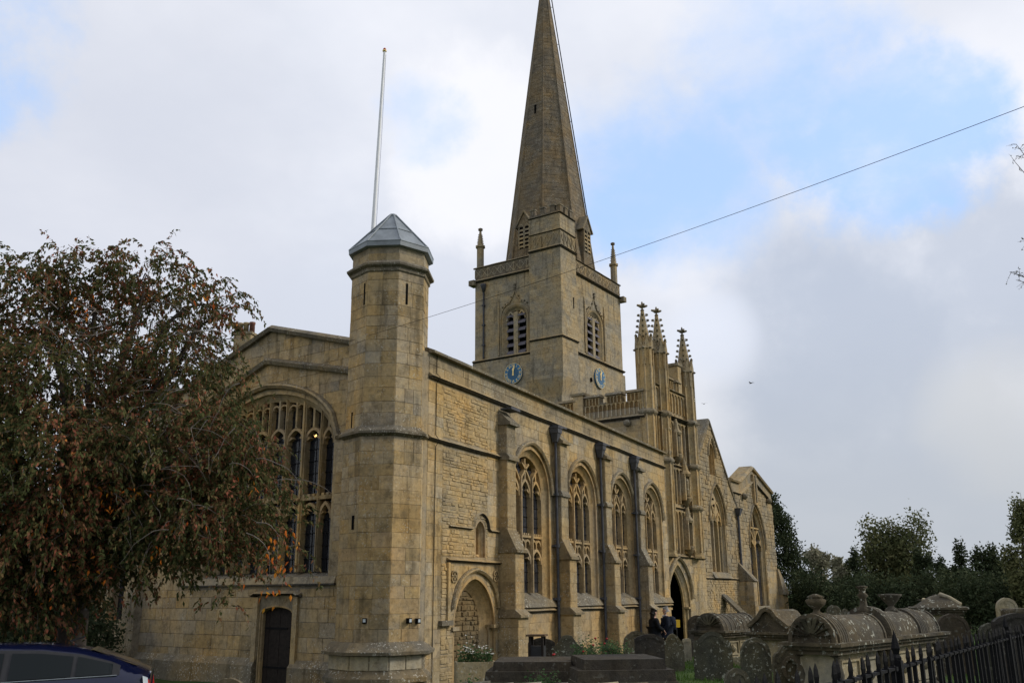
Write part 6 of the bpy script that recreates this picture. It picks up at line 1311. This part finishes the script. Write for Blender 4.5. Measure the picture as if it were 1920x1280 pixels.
# ================================================================== TREES
def P3(px, py, D): r = FW*FPX+R2*(px-960)-U2*(py-640); h = r.x*cos(YAW)+r.y*sin(YAW); return np.array([r.x, r.y, r.z])*(D/h)+np.array([0, 0, CAMZ])
def leaves_mesh(name, C, Dr, ln, wd, mat, parent, base, fold=.25):
    n = len(C); W = np.cross(Dr, rng.normal(size=(n, 3))); W /= np.linalg.norm(W, axis=1, keepdims=True)+1e-9; Nn = np.cross(Dr, W)
    ln = ln[:, None]; wd = wd[:, None]; V = np.zeros((n*4, 3)); V[0::4] = C; V[1::4] = C+Dr*ln*.45+W*wd+Nn*wd*fold; V[2::4] = C+Dr*ln; V[3::4] = C+Dr*ln*.45-W*wd+Nn*wd*fold
    return raw_mesh(name, V, 4, mat, parent, base)
def big_cherry():
    D0 = 16.6; bx, by = at(140, D0); bz = ground_z(bx, by)-.1
    t = thing('cherry_tree', 'large weeping cherry tree with dull red, orange and dark green autumn leaves at the left', 'tree', (bx, by, bz))
    lobes = [(40, 575, 16.2, 150, 105, 1.5, 1.0), (165, 535, 16.7, 110, 85, 1.2, .9), (290, 525, 16.7, 105, 75, 1.1, .85), (385, 570, 16.3, 75, 62, .8, .7), (430, 590, 16.2, 42, 42, .5, .35), (90, 720, 15.8, 190, 125, 1.8, 1.15), (285, 665, 17.0, 130, 95, 1.3, .75), (110, 890, 15.3, 205, 150, 1.9, 1.5), (310, 850, 15.8, 180, 135, 1.5, 1.3), (425, 840, 15.7, 88, 95, .9, .8), (478, 945, 15.7, 60, 95, .7, .7), (360, 985, 15.6, 150, 95, 1.2, 1.15), (110, 1030, 15.4, 130, 95, 1.3, 1.0), (20, 1060, 15.3, 130, 135, 1.4, 1.0), (-120, 800, 16, 170, 260, 2, 1.2), (522, 1040, 15.6, 36, 55, .4, .32), (430, 1095, 15.5, 34, 60, .3, .16), (10, 1120, 15.2, 150, 75, .9, .8), (90, 1000, 15.0, 150, 90, .8, .6), (265, 1045, 15.3, 110, 62, .6, .42), (190, 1090, 15.3, 60, 50, .5, .2), (442, 1130, 15.5, 26, 52, .25, .10), (400, 1070, 15.5, 60, 45, .4, .22), (340, 700, 15.9, 120, 90, .9, .7), (60, 960, 16.8, 150, 120, 1.2, .8), (250, 960, 16.6, 170, 130, 1.2, .9)]
    LW_ = []; 
    for (px, py, D, rx, rz, ry, w) in lobes:
        LW_.append((P3(px, py, D), rx/1765*D, ry, rz/1765*D, w*rx*rz))
    tot = sum(l[4] for l in LW_); Rt = np.array(RT); Fh = np.array([cos(YAW), sin(YAW), 0]); C = []; Dr = []; tw = MB(); NTW = 8200; trunk_top = np.array([bx, by, bz+2.2]); cents = []
    for c, a, b, e, w in LW_:
        k = int(NTW*w/tot); cents.append(c)
        for _ in range(k):
            u = rng.normal(size=3); u /= np.linalg.norm(u); r = rng.uniform(.15, 1)**.45; p0 = c+Rt*u[0]*a*r*.9+Fh*u[1]*b*r*.9+np.array([0, 0, u[2]*e*r*.9+.05])
            out = p0-c; out[2] *= .4; out /= np.linalg.norm(out)+1e-6; hd = out*rng.uniform(.25, .75)+rng.normal(0, .25, 3); hd[2] = rng.uniform(-.1, .55); L = rng.uniform(.35, .85); m = 9; pts = [p0]; d = hd/np.linalg.norm(hd)
            for i in range(m): d = d+np.array([0, 0, -.20]); d /= np.linalg.norm(d); pts.append(pts[-1]+d*L/m)
            pts = np.array(pts); nl = int(rng.integers(18, 34)); q = rng.uniform(0.05, 1, nl)*m; i0 = np.minimum(q.astype(int), m-1); f = (q-i0)[:, None]; pp = pts[i0]*(1-f)+pts[i0+1]*f
            C.append(pp+rng.normal(0, .012, (nl, 3))); dd = (pts[i0+1]-pts[i0]); dd /= np.linalg.norm(dd, axis=1, keepdims=True); v = dd*.5+rng.normal(0, .42, (nl, 3))+np.array([0, 0, -.55]); v /= np.linalg.norm(v, axis=1, keepdims=True); Dr.append(v)
            if rng.random() < .22: tw.tube([tuple(p) for p in pts[::3]], [.006, .0045, .003, .002], 3, 'twig_bark', False)
    C = np.concatenate(C); Dr = np.concatenate(Dr); n = len(C)
    crown = leaves_mesh('crown', C, Dr, rng.uniform(.06, .11, n), rng.uniform(.014, .024, n), 'cherry_leaf', t, (bx, by, bz)); setp(crown, kind='stuff')
    # trunk and limbs reaching into every lobe
    R = random.Random(2); m = MB(); m.tube([(bx, by, bz-.1), (bx-.03, by, bz+.6), (bx+.05, by+.05, bz+1.4), tuple(trunk_top)], [.36, .28, .25, .24], 10, 'bark'); m.build('trunk', t)
    for i, c in enumerate(cents):
        if lobes[i][6] < .33: continue
        m = MB(); s = trunk_top+np.array([R.uniform(-.1, .1), R.uniform(-.1, .1), R.uniform(-.4, .2)]); e = np.array(c); mid = s*.45+e*.55; mid[2] = max(s[2], e[2])*.35+e[2]*.65+.4; P = []
        for j in range(9): u = j/8; p = s*(1-u)**2+mid*2*u*(1-u)+e*u*u; P.append(tuple(p+np.array([R.gauss(0, .05), R.gauss(0, .05), R.gauss(0, .05)])*(u*(1-u)*4)))
        r0 = .085 if i < 8 else .055; m.tube(P, [r0*(1-.82*j/8) for j in range(9)], 7, 'bark')
        for q in range(4):
            b = np.array(P[4+q]); a_, b_, e_ = LW_[i][1:4]; v = np.array([R.uniform(-1, 1)*a_*Rt[0], R.uniform(-1, 1)*a_*Rt[1], R.uniform(-.5, .9)*e_])+Fh*R.uniform(-1, 1)*b_
            g = b+v*.8; k2 = (b+g)/2+np.array([0, 0, .25]); m.tube([tuple(b), tuple(k2), tuple(g), tuple(g+np.array([v[0]*.2, v[1]*.2, -.35]))], [.022, .014, .008, .003], 5, 'bark')
        m.build('limb', t)
    setp(tw.build('twigs', t), kind='stuff')
    # pale hanging twigs on the near side
    pt = MB(); starts = [(215, 925), (300, 880), (90, 880), (330, 620), (180, 580), (480, 860), (400, 950), (520, 900), (140, 960), (60, 700), (430, 870), (250, 800), (20, 640), (350, 760)]
    starts += [(R.uniform(10, 500), R.uniform(560, 1010)) for _ in range(62)]
    for (px, py) in starts:
        if py < 700 and px > 430: continue
        p = P3(px, py, 14.45+R.uniform(0, .5)); sg = R.choice((-1, 1))
        for q in range(R.choice((1, 1, 2, 3))):
            L = R.uniform(.35, 1.1); d = Rt*sg*R.uniform(.3, 1)+np.array([0, 0, R.uniform(-.2, .4)]); pts = [p]
            for j in range(8): d = d+np.array([0, 0, -.15])+rng.normal(0, .17, 3); d /= np.linalg.norm(d); pts.append(pts[-1]+d*L/8)
            pt.tube([tuple(v) for v in pts], [.0085-.0009*j for j in range(9)], 5, 'twig_bark', False)
    setp(pt.build('bare_twigs', t), kind='stuff')
    # bright single leaves, largest to the eye
    me = None
    spots = [(205, 935, 30), (240, 925, 26), (140, 945, 18), (505, 1095, 18), (515, 1060, 18), (70, 1128, 8), (180, 1050, 14), (110, 1055, 9), (385, 540, 10), (150, 560, 12), (35, 830, 8), (540, 1010, 14), (300, 1040, 8), (470, 900, 8), (330, 985, 10), (85, 990, 9)]
    for (px, py, k) in spots:
        for _ in range(k):
            p = P3(px+R.gauss(0, 18), py+R.gauss(0, 18), 14.5+R.uniform(-.2, .6))
            if me is None:
                q = MB(); q.add([(0, 0, 0), (.022, .008, -.035), (.006, 0, -.10), (-.020, .008, -.04)], [(0, 1, 2), (0, 2, 3)]); o = q.build('leaf', None, 'orange_leaf'); me = o.data; bpy.data.objects.remove(o)
            o = bpy.data.objects.new('leaf', me); COL.objects.link(o); o.parent = t; o.location = (p[0]-bx, p[1]-by, p[2]-bz); o.rotation_euler = (R.gauss(0, .5), R.gauss(0, .5), R.uniform(0, 6.28)); sc = R.uniform(.7, 1.2); o.scale = (sc, sc, sc)
big_cherry()
def bg_tree(px, D, ytop, wpx, label, mat, n, leaf, shape='round', seed=1, group='trees beyond the churchyard', ybase=None, lobes=9, trunk=True, name='tree', z0=0, ry=1.0):
    R = np.random.default_rng(seed); x, y = at(px, D); zt = zat(ytop, D)*.985+.0; w = wpx/1765*D/2; t = thing(name, label, 'tree' if 'hedge' not in name else 'hedge', (x, y, z0), group); Rt = np.array(RT); Fh = np.array([cos(YAW), sin(YAW), 0]); C = []
    H = zt-z0; base = np.array([x, y, z0]); lb = []
    if shape == 'cone':
        for i in range(26):
            u = (i+.5)/26; rad = w*(1-u)**.8+.15
            for j in range(int(3+9*(1-u))):
                a = R.uniform(0, 2*pi); q = R.uniform(.45, 1.0); c = base+np.array([cos(a)*rad*q, sin(a)*rad*q, H*(.04+.93*u)+R.normal(0, .2)]); lb.append((c, .15*w+.25, .15*w+.25, .30+.05*w))
    elif shape == 'hedge':
        for i in range(lobes): c = base+Rt*w*(2*(i+.5)/lobes-1)+Fh*R.uniform(-1, 1)+np.array([0, 0, H*R.uniform(.35, .62)]); lb.append((c, w/lobes*1.6, 1.5, H*R.uniform(.36, .42)))
    else:
        for i in range(lobes):
            a = R.uniform(0, 2*pi); q = R.uniform(.1, .72); v = R.uniform(.22, .86); s = w*R.uniform(.28, .5)*(1.1-.35*v); c = base+Rt*cos(a)*w*q*(1.05-.55*max(0, v-.5))+Fh*sin(a)*w*q*ry+np.array([0, 0, H*v]); lb.append((c, s, s, s*R.uniform(.8, 1.25)*min(1.3, H/w/1.2)))
        c = base+np.array([0, 0, zt-z0-.17*H]); lb.append((c, w*.26, w*.26, .17*H)); lb.append((base+np.array([0, 0, H*.40]), w*.6, w*.6, H*.34))
    vol = np.array([l[1]*l[3] for l in lb]); cnt = (n*vol/vol.sum()).astype(int)
    for (c, a, b, e), k in zip(lb, cnt):
        u = R.normal(size=(k, 3)); u /= np.linalg.norm(u, axis=1, keepdims=True); r = (R.uniform(.05, 1, k)**.42)[:, None]*(1+.16*R.normal(size=(k, 1))); p = c+(Rt*u[:, :1]*a+Fh*u[:, 1:2]*b+np.array([0, 0, 1])*u[:, 2:3]*e)*r; C.append(p)
    C = np.concatenate(C); C = C[C[:, 2] > z0+.05]; k = len(C); Dr = R.normal(size=(k, 3))+np.array([0, 0, .5 if shape == 'cone' else -.2]); Dr /= np.linalg.norm(Dr, axis=1, keepdims=True)
    cr = leaves_mesh('crown', C, Dr, R.uniform(.6, 1.3, k)*leaf, R.uniform(.22, .45, k)*leaf, mat, t, (x, y, z0)); setp(cr, kind='stuff')
    if trunk:
        m = MB(); m.tube([(x, y, z0-.2), (x+.05, y, z0+H*.3), (x, y+.1, z0+H*.62), (x, y, z0+H*.9)], [max(.1, w*.09), w*.07, w*.04, w*.01], 7, 'bark'); m.build('trunk', t)
        if shape == 'round':
            for l in lb[:7]: m = MB(); b = np.array([x, y, z0+H*.25]); e = l[0]; mid = (b+e)/2+np.array([0, 0, -.1*H*.3]); m.tube([tuple(b), tuple(mid), tuple(e), tuple(e+(e-mid)*.5)], [w*.045, w*.03, w*.015, w*.004], 5, 'bark'); m.build('limb', t)
    return t
bg_tree(1452, 80, 915, 165, 'dark conical yew with ragged branch tips beside the end chapel', 'yew_leaf', 26000, .22, 'cone', 11)
bg_tree(1532, 118, 1022, 80, 'pale greyish small tree between the yew and the tall shrubby tree', 'pale_leaf', 6000, .42, 'round', 12)
bg_tree(1575, 112, 1040, 60, 'low pale olive tree just left of the tall shrubby tree', 'pale_leaf', 4000, .42, 'round', 13)
bg_tree(1684, 62, 968, 165, 'tall loose olive-green tree with a spiky top behind the urn-topped tombs', 'green_leaf', 17000, .20, 'round', 14, lobes=13)
bg_tree(1606, 60, 1024, 62, 'ivy-covered rounded dark tree left of the tall shrubby tree', 'yew_leaf', 6500, .17, 'round', 15)
bg_tree(1726, 58, 1022, 60, 'dense dark green rounded bush right of the tall shrubby tree', 'yew_leaf', 6000, .17, 'round', 16)
bg_tree(1806, 54, 1009, 92, 'dark feathery-topped tree behind the dome-lidded tomb', 'yew_leaf', 10000, .17, 'round', 17)
bg_tree(1866, 52, 1018, 100, 'broad dark tree right of the feathery-topped one', 'yew_leaf', 11000, .17, 'round', 18)
bg_tree(1768, 56, 1042, 60, 'low dark bush in the dip between the green and dark trees', 'yew_leaf', 5000, .17, 'round', 19)
bg_tree(1932, 44, 922, 128, 'taller brownish-green tree cut by the right edge', 'green_leaf', 12000, .15, 'round', 20)
bg_tree(1598, 72, 1062, 215, 'dark hedge bank from the yew to the tall shrubby tree', 'yew_leaf', 12000, .24, 'hedge', 21, trunk=False, name='hedge', group='hedges round the churchyard', lobes=9)
bg_tree(1700, 50, 1058, 260, 'dark hedge behind the urn-topped tombs', 'yew_leaf', 15000, .17, 'hedge', 22, trunk=False, name='hedge', group='hedges round the churchyard', lobes=10)
bg_tree(1900, 46, 1052, 260, 'dark hedge behind the right-hand headstones', 'yew_leaf', 15000, .16, 'hedge', 23, trunk=False, name='hedge', group='hedges round the churchyard', lobes=10)
bg_tree(2150, 60, 1000, 300, 'dark hedge line beyond the right edge', 'yew_leaf', 8000, .25, 'hedge', 28, trunk=False, name='hedge', group='hedges round the churchyard', lobes=8)
bg_tree(45, 32, 985, 190, 'dark evergreen tree behind the blue car at the left edge', 'yew_leaf', 16000, .13, 'round', 24, 'dark trees behind the car')
bg_tree(105, 28, 1010, 70, 'narrow dark evergreen between the cherry tree and the church', 'yew_leaf', 11000, .11, 'round', 25, 'dark trees behind the car')
bg_tree(20, 26, 1075, 330, 'clipped dark hedge behind the blue car', 'yew_leaf', 14000, .11, 'hedge', 26, trunk=False, name='hedge', group='dark trees behind the car', lobes=9)
bg_tree(-180, 34, 900, 300, 'tall dark tree beyond the left edge', 'yew_leaf', 12000, .16, 'round', 27, 'dark trees behind the car')
# tree whose twig ends enter at the right edge
def edge_tree():
    x, y = at(2330, 17); t = thing('leaning_tree', 'tree beyond the right edge whose fine twig tips enter the picture', 'tree', (x, y, ground_z(x, y))); R = random.Random(4); b = np.array([x, y, ground_z(x, y)]); top = b+np.array([0, 0, 9.5]); m = MB(); m.tube([tuple(b), tuple(b+np.array([.1, .1, 4])), tuple(top)], [.28, .2, .06], 8, 'bark'); m.build('trunk', t); tw = MB(); C = []; Dr = []
    for (px, py) in ((1905, 270), (1900, 300), (1915, 445), (1893, 510), (1905, 525), (1960, 280), (1960, 500), (2050, 300), (2050, 480), (2150, 380), (2200, 250), (2450, 350), (2300, 150), (2550, 500)):
        e = P3(px, py, 17+R.uniform(-.3, .3)); s = b+np.array([.1, .1, 4.2+4.5*R.random()]); mid = (s+e)/2+np.array([0, 0, .6]); P = [s*(1-u)**2+mid*2*u*(1-u)+e*u*u for u in np.linspace(0, 1, 9)]; tw.tube([tuple(p) for p in P], [.05*(1-u)+.004 for u in np.linspace(0, 1, 9)], 5, 'bark')
        for q in range(26):
            u = R.uniform(.72, 1.0); p = s*(1-u)**2+mid*2*u*(1-u)+e*u*u; d = np.array([R.gauss(0, 1), R.gauss(0, 1), R.gauss(.1, .7)]); d = d/np.linalg.norm(d)*R.uniform(.08, .24); tw.tube([tuple(p), tuple(p+d*.6+np.array([0, 0, .02])), tuple(p+d)], [.005, .003, .0015], 3, 'bark', False)
            for _ in range(3): C.append(p+d*R.uniform(.5, 1.05)); v = np.array([R.gauss(0, 1), R.gauss(0, 1), R.gauss(0, 1)]); Dr.append(v/np.linalg.norm(v))
    setp(tw.build('branches', t), kind='stuff'); C = np.array(C); k = len(C); setp(leaves_mesh('crown', C, np.array(Dr), rng.uniform(.02, .045, k), rng.uniform(.008, .016, k), 'cherry_leaf', t, tuple(t.location)), kind='stuff')
edge_tree()
# ---- overhead wire, birds ----------------------------------------------------------
F1, Lk = facet(0, RU); s_, z_ = F1.px(656, 640); A = Vector(F1.w(s_, z_, .03)); Bp = Vector(P3(1920, 200, 11.5)); Cc = Vector(P3(2150, 105, 10.6)); P = []
for i in range(41): u = i/40; p = A.lerp(Bp, u); p.z -= .32*4*u*(1-u)*.45; P.append(p)
P.append(Cc); m = MB(); m.tube(P, .0048, 5, 'iron'); w_ = setp(m.build('overhead_cable', base=A), 'thin black cable slanting up to the right from the stair turret across the sky', 'cable')
x, y = Cc.x, Cc.y; t = thing('cable_pole', 'wooden pole beyond the right edge holding the overhead cable', 'pole', (x, y, ground_z(x, y))); m = MB(); m.tube([(x, y, ground_z(x, y)), (x, y, Cc.z+.3)], [.13, .10], 10, 'wood_brown'); m.build('shaft', t)
def bird(px, py, D, s, rz, label):
    p = P3(px, py, D); t = thing('bird', label, 'bird', tuple(p), 'birds flying over the chapel'); m = MB(); a = radians(rz); u = Vector((cos(a), sin(a), 0)); v = Vector((-sin(a), cos(a), 0)); p = Vector(p)
    m.tube([p-u*.22*s, p-u*.08*s, p+u*.10*s, p+u*.17*s, p+u*.23*s], [.01*s, .05*s, .055*s, .035*s, .008*s], 7, 'bird_black'); m.add([p-u*.20*s+v*.01, p-u*.20*s-v*.01, p-u*.36*s-v*.07*s, p-u*.36*s+v*.07*s], [(0, 1, 2, 3)], 'bird_black'); m.build('body', t)
    for sg in (-1, 1): m = MB(); m.add([p+u*.10*s+v*sg*.03*s, p-u*.07*s+v*sg*.03*s, p-u*.06*s+v*sg*.26*s+Vector((0, 0, .12*s)), p+u*.07*s+v*sg*.26*s+Vector((0, 0, .13*s)), p-u*.10*s+v*sg*.48*s+Vector((0, 0, .05*s))], [(0, 1, 2, 3), (3, 2, 4)], 'bird_black'); m.build('wing', t)
bird(1320, 757, 60, .55, 20, 'small dark bird just above the transept gable'); bird(1408, 718, 60, .65, 60, 'dark bird with spread wings in the sky right of the pinnacles')
flush_facings()
bpy.context.view_layer.update()
